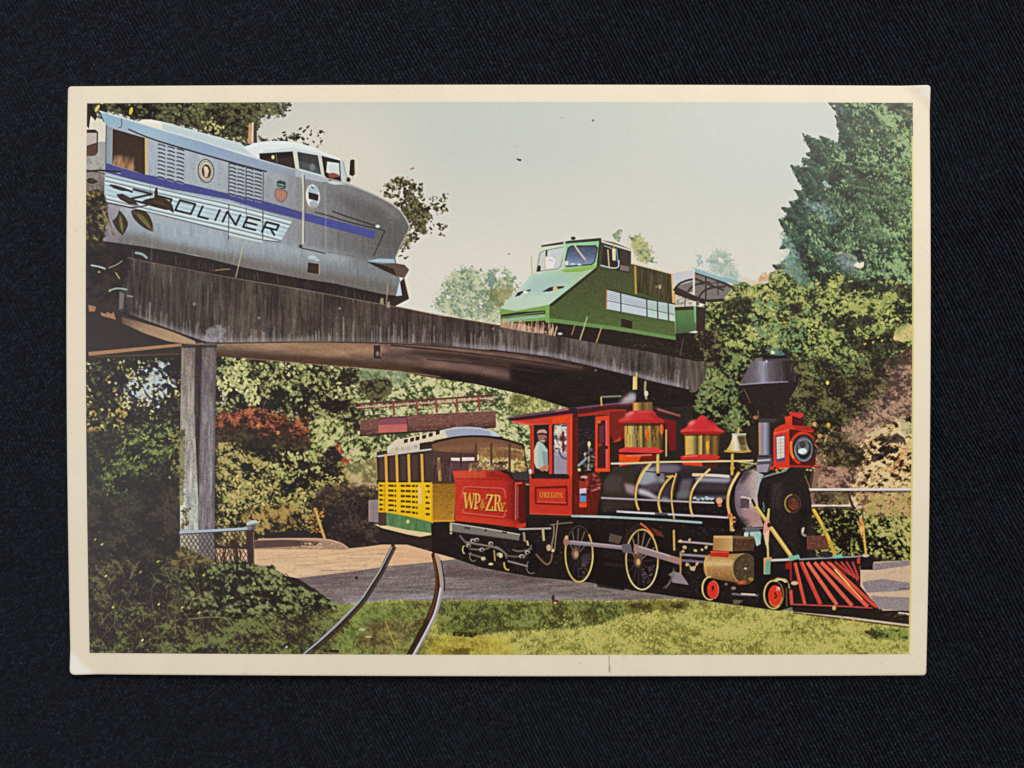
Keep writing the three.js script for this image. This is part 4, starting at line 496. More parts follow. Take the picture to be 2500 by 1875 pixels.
  L('970,1336 943,1392 930,1414 898,1466 877,1490 822,1546 760,1602', 7, [70, 54, 46], 0.8); L(railL, 8, [62, 52, 52]); L('963,1334 937,1386 923,1408 889,1462 868,1486 812,1543 746,1599', 3.4, [178, 180, 186]); L('895,1454 866,1485 809,1542 748,1597', 3.4, [166, 178, 180], 0.8);
  L('1066,1353 1074,1387 1076,1432 1064,1484 1042,1527 1004,1599', 15, [70, 52, 44]); L('1064,1360 1071,1400 1070,1460 1050,1510', 5, [120, 78, 54], 0.8); L('1070,1352 1080,1390 1083,1432', 8, [206, 156, 100]); L('1076,1360 1083,1400 1084,1440 1074,1484 1054,1530 1014,1600', 7, [168, 158, 160]); L('1080,1434 1072,1482 1050,1530 1012,1600', 4, [214, 212, 216]); L('1082,1366 1090,1410 1090,1440', 2.4, [66, 52, 48]);
  P('1930,1480 2140,1490 2218,1500 2218,1520 2050,1508 1932,1490', [58, 46, 42]); L('1934,1490 2050,1505 2218,1527', 4.5, [206, 190, 168]); L('1934,1495 2050,1510 2218,1532', 3.4, [110, 82, 56]); L('2190,1496 2222,1500', 5, [216, 200, 182]); speckle('1940,1484 2140,1490 2218,1500 2218,1516 2050,1506', 120, [1, 3], [[120, 104, 90], [38, 30, 28]], [0.3, 0.6]); for (const [x, y] of [[1960, 1500], [2050, 1512], [2078, 1514], [2000, 1494]]) E(x, y, 4, 7, [206, 176, 90], 0, 0.7);


  // ------------------------------------------------------------ yellow open car
  P('907,1220 932,1218 932,1275 907,1272', [150, 134, 138]); L('909,1222 909,1270', 3, [186, 150, 130], 0.7); R(931, 1180, 951, 1276, [74, 58, 54]);
  P('927,1103 1062,1090 1120,1070 1165,1064 1225,1066 1282,1086 1300,1180 930,1184', [78, 62, 54]);
  F('1173,1076 1280,1090 1290,1150 1173,1150', { n: 700, s: [3, 5.4], k: 16, pal: [[124, 92, 66], [176, 146, 84], [210, 188, 112], [226, 210, 150]], lo: 0.2, hi: 0.7, seed: 151 });
  P('1062,1083 1110,1070 1165,1066 1225,1070 1276,1084 1282,1100 1250,1092 1200,1092 1110,1100 1062,1112', [124, 88, 68]); soft(3, () => P('1072,1092 1200,1080 1270,1092 1200,1104 1080,1112', [146, 104, 78], 0.7)); F('1170,1095 1280,1096 1284,1122 1180,1116', { n: 120, s: [3, 5], pal: [[130, 92, 66], [170, 130, 84]] });
  P('1062,1100 1110,1104 1170,1106 1172,1148 1110,1160 1062,1178', [92, 66, 62]); P('1106,1117 1128,1117 1128,1125 1107,1124', [228, 218, 206]); P('1133,1116 1163,1116 1163,1124 1133,1125', [230, 222, 212]); P('1168,1109 1174,1109 1174,1124 1168,1124', [220, 200, 170]); P('1106,1127 1172,1126 1172,1144 1108,1146', [104, 72, 76]); L('1130,1105 1131,1140', 4, [76, 56, 52]);
  for (const x of [1167, 1204, 1248]) L(`${x},1084 ${x},1150`, 6, [98, 72, 60]); L('1077,1120 1080,1171', 6, [212, 176, 100]); streaks('1062,1120 1110,1120 1110,1176 1062,1176', 40, [10, 50], [1.5, 4], [[120, 92, 84], [64, 48, 46]], [0.3, 0.6]);
  P('1090,1049 1121,1042 1178,1044 1216,1055 1226,1066 1165,1064 1099,1068', [166, 172, 192]); L('1092,1050 1121,1043 1178,1045 1216,1056', 3, [206, 204, 204]); P('1200,1054 1216,1056 1226,1066 1206,1064', [196, 206, 220]);
  L('1058,1082 1099,1069 1165,1063.5 1225,1069 1280,1086', 5, [54, 42, 38]); L('1280,1086 1283,1094', 5, [60, 48, 42]);
  P('952,1092 972,1074 995,1070 1090,1049 1099,1067 1060,1076 1031,1082 1031,1098 953,1110', [226, 212, 184]); P('960,1096 1030,1084 1030,1096 954,1108', [218, 200, 176]); for (const x of [976, 990, 1004]) E(x, 1096, 4, 5, [190, 176, 160], 0, 0.7); E(1022, 1090, 5, 4, [166, 180, 190]);
  for (const [x, y] of [[993, 1073], [1008, 1070], [1021, 1067], [1037, 1063], [1053, 1058], [1070, 1053]]) P(`${x},${y} ${x + 10},${y - 2} ${x + 9},${y + 7} ${x},${y + 9}`, [74, 54, 42]); P('1031,1082 1060,1078 1060,1092 1031,1096', [66, 52, 46]);
  P('927,1110 1058,1098 1062,1178 931,1180', [72, 56, 50]); for (const x of [934, 958, 984, 1012, 1044]) P(`${x},1112 ${x + 14},1110 ${x + 14},1172 ${x},1172`, [98, 78, 68], 0.5); P('1042,1106 1064,1100 1064,1178 1046,1168', [84, 68, 60]); L('929,1114 1000,1104 1058,1097', 4, [206, 206, 206]); L('928,1116 929,1180', 4, [56, 44, 42]); L('926,1120 928,1170', 3, [206, 160, 100], 0.7);
  for (const x of [949, 975, 1004, 1036]) L(`${x},1108 ${x + 2},1178`, 6.4, [226, 168, 70], 1, 'butt');
  P('931,1177 1061,1177 1061,1273 1000,1258 931,1247', [246, 196, 34]);
  for (let r = 0; r < 6; r++) for (let c = 0; c < 9; c++) { const cx = [933, 943, 955, 970, 985, 997, 1012, 1022, 1045][c], w = [8, 3, 13, 4, 10, 12, 8, 4, 10][c], y = 1182 + r * 11.4 + (cx - 931) * (0.006 + r * 0.02); P(`${cx},${y} ${cx + w},${y + 0.4} ${cx + w},${y + 5.6} ${cx},${y + 5.2}`, [84, 54, 22], c === 1 ? 0.5 : 0.9); }
  P('1026,1186 1036,1190 1036,1228 1027,1230', [240, 206, 150], 0.7); L('947,1180 946,1248', 4, [226, 150, 40], 0.7); L('1042,1180 1060,1236', 4, [250, 206, 60], 0.8); L('931,1247 1000,1259 1061,1274', 4, [230, 170, 40]); L('1060,1178 1061,1274', 5, [232, 178, 40]);
  P('1062,1178 1119,1178 1114,1271 1062,1273', G(0, 1178, 0, 1273, [150, 104, 40], [170, 122, 48], [196, 140, 50])); speckle('1062,1178 1119,1178 1114,1271 1062,1273', 300, [1, 2], [[196, 150, 70], [120, 84, 34]], [0.2, 0.4]); L('1062,1178 1119,1178', 4, [96, 66, 40]); L('1063,1270 1114,1270', 4, [222, 160, 60]);
  P('950,1250 1000,1259 1060,1274 1059,1302 1000,1294 950,1282', [96, 134, 86]); streaks('950,1250 1060,1274 1059,1300 950,1282', 60, [8, 26], [1.5, 4], [[130, 160, 104], [74, 106, 76]], [0.3, 0.6]); E(1002, 1272, 4, 5, [216, 210, 130]); P('919,1278 950,1281 1000,1292 1059,1300 1060,1304 1032,1309 1000,1303 940,1288', [230, 206, 158]); R(932, 1250, 950, 1282, [86, 66, 58]);

  // ------------------------------------------------------------ dark mass under tender and engine
  P('1058,1276 1110,1272 1290,1262 1500,1262 1720,1272 1880,1268 1960,1340 1930,1480 1900,1490 1800,1476 1700,1462 1560,1442 1440,1420 1300,1406 1180,1384 1110,1360 1060,1346', [46, 38, 36]);
  speckle('1058,1276 1500,1262 1900,1300 1900,1480 1440,1420 1110,1360', 2200, [1, 3], [[78, 66, 62], [28, 22, 22], [96, 84, 76]], [0.1, 0.35]);
  // tender
  P('1110,1149 1160,1146 1242,1148 1252,1154 1258,1172 1285,1173 1287,1278 1276,1288 1200,1278 1116,1270 1117,1180', G(1110, 0, 1290, 0, [0, [206, 66, 48]], [0.7, [188, 54, 44]], [0.8, [150, 40, 36]], [0.85, [120, 34, 30]], [1, [98, 30, 28]]));
  within('1110,1149 1242,1147 1258,1172 1285,1173 1287,1288 1116,1270 1117,1180', () => { soft(3, () => { P('1110,1149 1196,1148 1190,1164 1116,1170', [224, 92, 66], 0.7); P('1190,1150 1250,1152 1254,1170 1192,1164', [140, 40, 36], 0.6); P('1116,1256 1270,1270 1276,1290 1116,1272', [224, 74, 50], 0.6); }); speckle('1110,1149 1260,1149 1260,1285 1116,1270', 500, [0.8, 1.8], [[230, 100, 80], [140, 40, 34]], [0.1, 0.3]); });
  L('1118,1168 1180,1168 1256,1172', 2, [130, 40, 36], 0.7); P('1222,1148 1240,1146 1252,1154 1258,1168 1296,1164 1296,1174 1260,1174 1244,1158', [56, 44, 44]); P('1258,1152 1296,1150 1296,1172 1260,1170', [74, 64, 66]); F('1150,1130 1242,1128 1240,1148 1150,1148', { n: 90, s: [3, 5], pal: [[90, 64, 60], [140, 108, 84], [190, 160, 120]] });
  O('M1144,1187 L1228,1191 Q1236,1192 1237,1200 M1237,1200 L1238,1214 M1234,1246 Q1240,1256 1232,1261 L1140,1251 Q1134,1250 1135,1243 M1133,1214 L1135,1196 Q1136,1187 1144,1187', 2.4, [230, 108, 86], 0.9); L('1146,1190 1228,1194', 1.4, [120, 34, 30], 0.6); L('1138,1254 1232,1264', 1.6, [120, 34, 30], 0.7);
  const sign = (t, x, y, size, sx, ang, face, shade, font = 'bold', sh = 2) => { g.save(); g.translate(x, y); g.rotate(ang); g.scale(sx, 1); g.font = `${font} ${size}px serif`; g.fillStyle = rgb(shade); g.fillText(t, sh, sh); g.fillStyle = rgb(face); g.fillText(t, 0, 0); g.restore(); };
  sign('W.', 1134, 1240, 54, 0.52, 0.05, [230, 176, 84], [92, 30, 20]); sign('P.', 1160, 1242, 54, 0.5, 0.05, [230, 176, 84], [92, 30, 20]); sign('&', 1176, 1238, 30, 0.56, 0.05, [220, 150, 72], [110, 34, 24]); sign('Z', 1188, 1245, 56, 0.56, 0.05, [230, 176, 84], [92, 30, 20]); sign('R', 1207, 1246, 56, 0.52, 0.05, [230, 176, 84], [92, 30, 20]); sign('Y.', 1224, 1247, 30, 0.6, 0.05, [226, 168, 80], [92, 30, 20]);
  L('1263,1178 1262,1266', 4, [196, 96, 86]); L('1268,1186 1267,1264', 2, [226, 160, 150], 0.6); L('1264,1180 1276,1178', 5, [214, 84, 60]); P('1270,1278 1287,1274 1287,1284 1274,1290 1262,1286', [206, 66, 50]);
  P('1106,1274 1190,1288 1272,1304 1270,1318 1190,1306 1104,1296', [128, 122, 114]); L('1104,1275 1190,1288 1272,1303', 2.6, [206, 196, 176]); L('1106,1280 1106,1300', 6, [196, 180, 150]); L('1104,1296 1190,1307 1270,1318', 2, [70, 60, 56]); for (const [x, y] of [[1142, 1287], [1149, 1288], [1190, 1293], [1232, 1298], [1238, 1299]]) E(x, y, 3, 2.4, [62, 50, 48]); L('1272,1290 1346,1288', 4.4, [176, 166, 160]); L('1346,1280 1352,1278 1404,1273', 2.6, [130, 118, 110]);
  for (const [x, y, rx, ry] of [[1140, 1342, 9, 16], [1156, 1354, 12, 14], [1202, 1346, 14, 20], [1240, 1370, 12, 16], [1306, 1378, 16, 20], [1300, 1336, 12, 20]]) E(x, y, rx, ry, [40, 32, 32]);
  const GR = [150, 138, 128];
  for (const d of ['1128,1306 1136,1318 1152,1330', '1144,1322 1180,1328 1222,1336 1240,1352', '1152,1338 1186,1342 1206,1330', '1214,1332 1234,1342 1240,1360', '1240,1354 1270,1360 1296,1346', '1244,1368 1290,1380', '1256,1340 1266,1346 1300,1338', '1150,1350 1184,1360', '1282,1360 1300,1330']) L(d, rr(3, 5), mixc(GR, [100, 88, 82], rnd()));
  for (const [x, y] of [[1158, 1318], [1202, 1325], [1168, 1316], [1180, 1340], [1222, 1352], [1276, 1356], [1290, 1346], [1184, 1362], [1148, 1330]]) { E(x, y, 6, 5, [176, 164, 150]); E(x + 1, y + 1, 3, 2.6, [50, 40, 38]); }
  L('1210,1342 1212,1366', 4, [170, 140, 100]); EO(1243, 1374, 9, 15, 4, [212, 174, 86], 1.4, 3.3); EO(1300, 1382, 12, 16, 2.4, [130, 118, 104], 1, 4); EO(1160, 1356, 9, 12, 2, [150, 136, 120], 1, 4); EO(1138, 1340, 4, 9, 3, [206, 190, 140], 1.5, 4.6); E(1226, 1354, 5, 6, [214, 200, 150]); E(1202, 1375, 6, 3, [226, 206, 140]); E(1184, 1362, 4, 3, [214, 196, 140]); L('1328,1290 1330,1316', 6, [190, 170, 130]); L('1290,1320 1292,1328', 5, [196, 176, 136]); L('1354,1280 1356,1300 1348,1330 1352,1342', 4, [140, 118, 100]); L('1364,1270 1360,1300 1356,1340', 3, [150, 130, 106]); E(1342, 1335, 6, 8, [196, 166, 140]); E(1352, 1342, 4, 4, [206, 190, 150]); L('1312,1352 1326,1368 1338,1378 1348,1368 1350,1350', 4, [130, 104, 80]); L('1282,1300 1284,1318', 6, [150, 136, 112]);
  // cab
  P('1246,1024 1262,1016 1395,996 1475,986 1545,981 1604,994 1660,1012 1662,1020 1600,1006 1545,1000 1500,1010 1400,1016 1262,1030', [86, 40, 46]); L('1250,1020 1340,1008 1395,999 1470,990 1545,982', 4, [110, 84, 100]); L('1360,1004 1392,999', 4, [196, 120, 130], 0.7); L('1246,1025 1330,1014 1396,1008', 3, [54, 40, 40]); P('1390,998 1410,996 1412,1010 1394,1010', [50, 42, 48]);
  P('1413,1010 1545,990 1600,1000 1622,1020 1630,1110 1560,1110 1490,1160 1413,1160', [64, 42, 38]); P('1413,1012 1490,1000 1530,1000 1530,1016 1470,1014 1413,1018', [168, 56, 44]); P('1490,1006 1530,1004 1524,1070 1500,1080 1490,1060', [128, 46, 38]); P('1494,1082 1516,1066 1516,1076 1496,1080', [206, 70, 36]); P('1622,1022 1650,1028 1650,1098 1634,1100', [120, 38, 38]); P('1604,996 1660,1014 1660,1018 1604,1002', [150, 96, 90]); L('1626,1050 1626,1112', 4, [190, 170, 104]);
  P('1250,1028 1300,1024 1400,1010 1400,1036 1340,1040 1300,1040', [206, 66, 50]); P('1350,1022 1400,1014 1400,1034 1352,1036', [234, 80, 36]); L('1256,1030 1300,1038 1340,1036', 4, [230, 96, 86]);
  P('1299,1038 1400,1034 1400,1160 1299,1160', [58, 46, 46]); P('1356,1038 1388,1036 1388,1156 1356,1156', [152, 146, 156]); F('1356,1040 1388,1040 1388,1110 1356,1110', { n: 46, s: [3, 6], pal: [[64, 54, 56], [120, 110, 112], [226, 220, 206]] }); L('1377,1056 1378,1100', 6, [126, 42, 36]); E(1367, 1048, 6, 6, [232, 224, 190], 0.6); E(1384, 1080, 4, 4, [230, 220, 206]); P('1354,1104 1388,1104 1388,1156 1354,1156', [168, 152, 166], 0.7); L('1368,1100 1370,1112 1380,1120 1408,1120', 4, [92, 82, 130]); L('1374,1040 1400,1040 1406,1034', 3, [74, 60, 80]); E(1408, 1034, 3, 4, [214, 206, 206]);
  // the driver: cap, face, pale shirt, arm on the sill
  P('1314,1080 1320,1076 1330,1084 1340,1098 1340,1150 1312,1142 1306,1126 1304,1108', [178, 198, 192]); P('1304,1108 1310,1090 1318,1082 1318,1110 1316,1140 1310,1134', [206, 206, 184]); P('1326,1100 1340,1104 1341,1140 1330,1136', [146, 164, 168]); P('1314,1058 1320,1052 1334,1052 1338,1062 1337,1076 1330,1082 1318,1074', [152, 108, 92]); E(1329, 1067, 6, 7, [160, 112, 96], 0.2); E(1334, 1072, 3, 4, [120, 80, 68]); P('1313,1058 1318,1050 1332,1048 1338,1054 1338,1058 1326,1056', [196, 160, 150]); L('1316,1060 1330,1058 1338,1062', 4, [70, 46, 42]); L('1324,1076 1332,1076', 2, [226, 206, 190]); P('1318,1144 1330,1136 1342,1134 1342,1146 1326,1150', [196, 130, 104]); P('1306,1150 1344,1150 1344,1160 1308,1160', [50, 42, 40]);
  L('1302,1038 1303,1158', 9, [206, 70, 46], 1, 'butt'); L('1299,1040 1300,1156', 3, [170, 60, 50], 1, 'butt'); L('1347,1036 1347,1156', 8, [222, 70, 46], 1, 'butt'); L('1352,1040 1353,1156', 4, [66, 44, 44], 1, 'butt'); L('1393,1016 1394,1166', 14, [226, 72, 44], 1, 'butt'); L('1388,1040 1387,1150', 4, [190, 100, 110], 0.7, 'butt'); L('1396,1020 1397,1160', 3, [244, 96, 60], 0.8, 'butt');
  P('1296,1163 1400,1163 1398,1257 1296,1254', G(0, 1163, 0, 1257, [208, 66, 46], [198, 60, 46], [206, 64, 46])); P('1400,1022 1413,1014 1413,1160 1464,1152 1470,1180 1458,1256 1398,1257', [104, 40, 30]); streaks('1400,1166 1462,1156 1456,1254 1400,1256', 90, [8, 40], [1.5, 4], [[146, 58, 40], [74, 30, 26]], [0.2, 0.5]);
  P('1301,1156 1392,1158 1392,1167 1301,1166', [50, 44, 48]); E(1298, 1150, 4, 6, [216, 206, 214]); L('1302,1167 1390,1168', 2, [120, 46, 40]); P('1310,1189 1386,1186 1387,1231 1311,1228', [168, 46, 40]); P('1314,1193 1382,1191 1382,1224 1315,1222', [206, 62, 44]); O('1310,1189 1386,1186 1387,1231 1311,1228', 3, [126, 34, 34]); L('1312,1190 1384,1188', 2, [110, 30, 32]); L('1314,1223 1384,1226', 2.4, [226, 96, 80]); L('1297,1252 1396,1256', 3, [226, 90, 74], 0.7);
  sign('OREGON', 1320, 1213, 19, 0.66, 0.02, [228, 150, 66], [130, 40, 30], 'bold', 1);
  P('1413,1018 1454,1014 1454,1150 1413,1160', [50, 42, 42]); speckle('1413,1046 1454,1046 1454,1110 1413,1120', 120, [1, 2], [[86, 78, 84], [60, 52, 56]], [0.3, 0.6]); P('1412,1134 1432,1116 1434,1122 1414,1140', [140, 160, 168]); L('1440,1080 1440,1110 1438,1146', 4, [170, 160, 120]); E(1440, 1084, 4, 7, [222, 206, 150]); E(1430, 1108, 3, 4, [196, 180, 170]); E(1416, 1146, 4, 4, [206, 196, 120]); speckle('1430,1100 1454,1086 1454,1150 1420,1150', 40, [2, 4], [[120, 110, 110], [170, 164, 160], [40, 34, 34]], [0.4, 0.7]);
  P('1455,1018 1489,1015 1490,1150 1454,1150', [228, 74, 46]); P('1461,1028 1481,1026 1480,1142 1460,1142', [78, 40, 38]); P('1464,1040 1476,1038 1476,1080 1464,1084', [106, 58, 64]); E(1466, 1086, 6, 4, [150, 60, 40]); P('1479,1026 1484,1026 1484,1142 1480,1142', [224, 96, 100]); L('1456,1148 1488,1148', 5, [244, 92, 36]); E(1482, 1092, 4, 4, [70, 36, 34]); E(1464, 1030, 5, 4, [206, 110, 44]);
  P('1416,1170 1424,1162 1434,1174 1434,1236 1415,1236', [168, 56, 42]); P('1417,1192 1433,1190 1433,1202 1417,1204', [206, 204, 210]); P('1418,1204 1432,1202 1432,1224 1418,1224', [96, 150, 206]); L('1422,1206 1430,1206', 5, [60, 56, 80]); P('1416,1226 1434,1226 1433,1237 1416,1237', [232, 88, 36]); E(1428, 1164, 9, 4, [206, 160, 160]); E(1424, 1170, 7, 4, [70, 40, 38]);
  speckle('1430,1156 1470,1150 1466,1200 1436,1200', 30, [2, 5], [[150, 60, 46], [206, 130, 120]], [0.3, 0.6]);
  // whistles, steam
  soft(4, () => { P('1512,986 1524,972 1540,962 1552,968 1556,978 1540,984', [206, 184, 190], 0.95); P('1536,966 1548,958 1552,970 1544,976', [170, 190, 200], 0.9); }); P('1546,921 1556,920 1556,952 1545,953', [228, 196, 116]); L('1548,924 1548,950', 3, [240, 216, 150]); L('1555,912 1554,922', 4, [206, 170, 90]); L('1576,934 1574,952 1578,974', 5, [170, 156, 110]); E(1578, 962, 5, 7, [206, 206, 190]); L('1470,970 1516,968', 4, [130, 136, 124]); L('1469,972 1470,990', 4, [206, 176, 80]); P('1556,960 1572,960 1570,982 1552,982', [44, 36, 36]);

  // ------------------------------------------------------------ engine: domes, bell, stack, lamp
  const gold = (x0, x1) => G(x0, 0, x1, 0, [0, [150, 96, 50]], [0.06, [226, 178, 84]], [0.2, [206, 180, 104]], [0.28, [150, 138, 90]], [0.36, [92, 76, 48]], [0.44, [206, 176, 96]], [0.5, [88, 72, 46]], [0.58, [110, 92, 56]], [0.66, [190, 156, 84]], [0.74, [92, 68, 42]], [0.86, [150, 112, 60]], [1, [70, 52, 36]]);
  P('1545,984 1593,982 1594,1004 1546,1006', G(1545, 0, 1594, 0, [0, [206, 100, 50]], [0.15, [226, 180, 90]], [0.3, [176, 130, 74]], [0.5, [104, 76, 48]], [0.7, [146, 112, 70]], [1, [110, 84, 56]]));
  P('1524,1034 1618,1032 1617,1096 1526,1096', gold(1524, 1617)); P('1524,1034 1618,1030 1618,1040 1524,1040', [70, 42, 30], 0.8); E(1580, 1060, 5, 14, [232, 100, 36]); E(1615, 1048, 5, 13, [230, 84, 36]); streaks('1526,1040 1616,1038 1616,1092 1526,1094', 60, [10, 40], [1.4, 3], [[70, 54, 36], [214, 184, 110]], [0.2, 0.5]);
  P('M1510,1027 C1518,1023 1526,1020 1530,1012 C1534,1005 1542,1003 1550,1003 L1590,1003 C1600,1004 1602,1012 1606,1018 C1612,1022 1620,1024 1623,1029 L1618,1033 L1514,1033Z', [206, 58, 60]); P('1510,1026 1622,1026 1622,1033 1512,1033', [190, 50, 48]); soft(3, () => { L('1530,1014 1546,1008', 6, [250, 160, 160], 0.9); L('1516,1026 1540,1022', 4, [240, 120, 110], 0.8); P('1580,1006 1602,1014 1622,1028 1596,1020', [140, 40, 46], 0.7); }); L('1556,1006 1590,1006', 3, [232, 96, 90], 0.6);
  P('1512,1097 1530,1091 1600,1092 1621,1100 1612,1106 1512,1104', [220, 70, 66]); P('1512,1103 1612,1106 1600,1112 1520,1109', [96, 36, 32]); P('1512,1108 1560,1112 1610,1110 1606,1128 1552,1146 1512,1142', [238, 84, 30]); P('1566,1112 1610,1110 1608,1126 1558,1130', [120, 42, 26]); L('1532,1112 1590,1110', 4, [250, 130, 110], 0.8); L('1513,1128 1560,1130', 1.6, [150, 50, 30]); L('1544,1142 1562,1140', 6, [244, 206, 180]);
  P('1670,1058 1757,1058 1752,1112 1672,1112', gold(1670, 1756)); P('1672,1056 1756,1056 1754,1064 1672,1064', [86, 44, 30], 0.8); E(1726, 1086, 4, 18, [236, 166, 60]); L('1711,1064 1711,1108', 4, [230, 190, 104], 0.8); E(1726, 1070, 3, 8, [150, 110, 56]);
  P('M1659,1053 C1666,1047 1674,1046 1678,1038 C1682,1028 1690,1026 1698,1025 C1704,1023 1704,1016 1712,1014 C1722,1015 1722,1023 1728,1025 C1738,1027 1746,1034 1750,1042 C1755,1049 1763,1049 1768,1054 L1758,1059 L1664,1059Z', [212, 56, 60]); soft(3, () => { L('1684,1036 1692,1030', 8, [250, 150, 140], 0.9); L('1664,1052 1690,1048', 4, [244, 120, 110], 0.8); P('1722,1018 1742,1030 1740,1036 1726,1028', [130, 40, 48], 0.8); L('1740,1046 1764,1054', 4, [236, 100, 110], 0.7); }); P('1660,1054 1766,1054 1758,1060 1664,1060', [168, 44, 42]);
  P('1660,1114 1680,1109 1740,1109 1757,1114 1750,1122 1662,1122', [212, 62, 52]); L('1668,1114 1700,1112', 3, [250, 130, 110], 0.8);
  P('1663,1126 1764,1122 1742,1140 1716,1150 1708,1164 1692,1164 1670,1140', [236, 76, 26]); P('1712,1128 1766,1124 1740,1144 1716,1150', [84, 48, 32]); E(1665, 1155, 6, 8, [232, 70, 26]); P('1656,1128 1668,1142 1672,1160 1662,1162', [60, 40, 40]);
  P('M1786,1062 C1792,1057 1812,1057 1818,1062 C1819,1078 1822,1090 1830,1101 L1800,1104 L1768,1101 C1778,1092 1785,1078 1786,1062Z', G(1768, 0, 1830, 0, [0, [190, 140, 70]], [0.2, [216, 186, 120]], [0.42, [236, 230, 206]], [0.6, [196, 186, 150]], [0.8, [150, 134, 92]], [1, [206, 186, 130]]));
  soft(1.5, () => { P('M1798,1064 L1815,1063 C1816,1074 1817,1080 1819,1084 L1806,1090 C1802,1082 1799,1074 1798,1064Z', [84, 70, 44], 0.85); P('1802,1090 1812,1086 1822,1099 1808,1101', [112, 96, 62], 0.7); });
  L('1768,1101 1800,1104 1830,1101', 4, [206, 156, 70]); L('1786,1060 1818,1060', 4, [190, 196, 190]); L('1801,1046 1800,1058', 5, [204, 180, 96]);
  // stack
  P('1833,884 1839,874 1922,872 1926,884', [84, 72, 74]); P('1839,872 1880,869 1921,871 1922,877 1838,879', [40, 34, 34]); P('1842,876 1860,874 1858,884 1840,886', [150, 130, 132], 0.7);
  P('1833,884 1926,882 1946,932 1924,936 1860,938 1802,942', G(1802, 0, 1946, 0, [0, [180, 110, 80]], [0.06, [98, 84, 88]], [0.28, [116, 108, 118]], [0.42, [160, 160, 178]], [0.5, [112, 104, 114]], [0.66, [84, 74, 78]], [0.8, [54, 46, 46]], [1, [48, 40, 40]])); streaks('1833,884 1926,882 1946,934 1802,942', 90, [10, 40], [1.4, 3.4], [[150, 144, 156], [76, 66, 70], [190, 190, 206]], [0.05, 0.16]); L('1804,941 1850,937 1890,935 1920,934', 4, [166, 160, 180], 0.8); E(1869, 884, 2, 3, [220, 220, 230], 0, 0.8);
  P('1802,942 1860,938 1946,933 1944,942 1896,1024 1849,1022 1840,990', [50, 42, 40]); L('1814,950 1830,984', 2, [176, 108, 66], 0.7); L('1848,1004 1849,1020', 4, [110, 76, 60]); speckle('1810,945 1940,940 1896,1020 1850,1020', 120, [1, 2], [[76, 64, 60], [34, 28, 28]], [0.2, 0.5]); E(1842, 1020, 6, 5, [166, 110, 84]);
  P('1849,1022 1896,1022 1884,1036 1850,1036', [74, 66, 66]); P('1849,1032 1883,1032 1882,1112 1850,1112', G(1849, 0, 1883, 0, [0, [196, 120, 60]], [0.1, [190, 150, 130]], [0.24, [140, 132, 148]], [0.5, [170, 166, 186]], [0.7, [120, 112, 130]], [0.88, [56, 46, 52]], [1, [40, 32, 32]])); P('1848,1110 1880,1110 1884,1128 1876,1150 1846,1150 1846,1130', [92, 84, 92]); L('1848,1124 1876,1122', 5, [176, 176, 190]); L('1850,1114 1880,1113', 3, [60, 52, 56]); P('1846,1134 1876,1132 1870,1152 1842,1152', [160, 150, 164]);
  // head lamp
  P('1924,1050 1930,1040 1977,1043 1984,1052 1988,1134 1924,1138', [92, 40, 34]); P('1931,1018 1958,1012 1958,1022 1960,1040 1932,1038', [86, 36, 34]); P('1922,1006 1958,1008 1958,1018 1950,1022 1926,1014', [206, 62, 58]); P('1913,1018 1931,1014 1931,1036 1928,1046 1916,1042', [226, 72, 44]); P('1885,1056 1890,1046 1904,1038 1916,1034 1932,1038 1975,1042 1984,1050 1980,1056 1926,1048 1922,1052', [216, 66, 48]); P('1932,1038 1976,1043 1984,1052 1940,1050', [178, 52, 46]);
  P('1885,1056 1924,1048 1924,1138 1885,1138', [222, 66, 42]); L('1888,1058 1922,1050', 4, [244, 104, 76], 0.8); P('1890,1064 1914,1060 1914,1126 1892,1128', [110, 84, 110]); P('1893,1067 1912,1064 1912,1116 1894,1120', [226, 214, 200]); for (let i = 0; i < 6; i++) L(`1894,${1074 + i * 8} 1912,${1072 + i * 8}`, 1.6, [170, 156, 150], 0.7); L('1903,1066 1903,1118', 1.6, [170, 160, 156], 0.6);
  EO(1957, 1094, 30, 37, 7, [214, 66, 36], 1.9, 5.6); L('1928,1080 1928,1104 1934,1116', 6, [244, 130, 60]); E(1960, 1094, 27, 34, [44, 42, 50]); EO(1959, 1096, 20, 27, 6, [100, 104, 110]); EO(1959, 1096, 22, 29, 2, [156, 164, 170], 0.6, 3.4); E(1958, 1092, 14, 19, [112, 114, 114]); E(1956, 1085, 8, 9, [74, 74, 76]); E(1956, 1101, 11, 7, [220, 232, 234], -0.1); L('1948,1076 1962,1070 1972,1078', 3, [160, 160, 158], 0.7); EO(1960, 1094, 27, 34, 3, [150, 60, 40], 4.4, 5.8); L('1985,1084 1992,1092', 3, [206, 100, 60]);
  P('1876,1139 1890,1135 1926,1134 1926,1142 1878,1146', [222, 62, 50]); L('1926,1137 1960,1138 2000,1140', 5, [178, 54, 48]); for (let i = 0; i < 22; i++) E(rr(1886, 1998), rr(1142, 1152), 3.4, 2.6, [[206, 180, 110], [60, 48, 40], [180, 166, 110], [214, 150, 80]][(rnd() * 4) | 0]);

  // ------------------------------------------------------------ boiler
  const barrel = '1470,1180 1500,1140 1556,1130 1600,1128 1740,1140 1800,1152 1830,1150 1820,1290 1700,1286 1500,1258 1460,1256';
  P(barrel, G(0, 1128, 0, 1286, [0, [86, 76, 80]], [0.12, [62, 52, 56]], [0.3, [50, 42, 44]], [0.6, [44, 36, 36]], [1, [40, 32, 32]]));
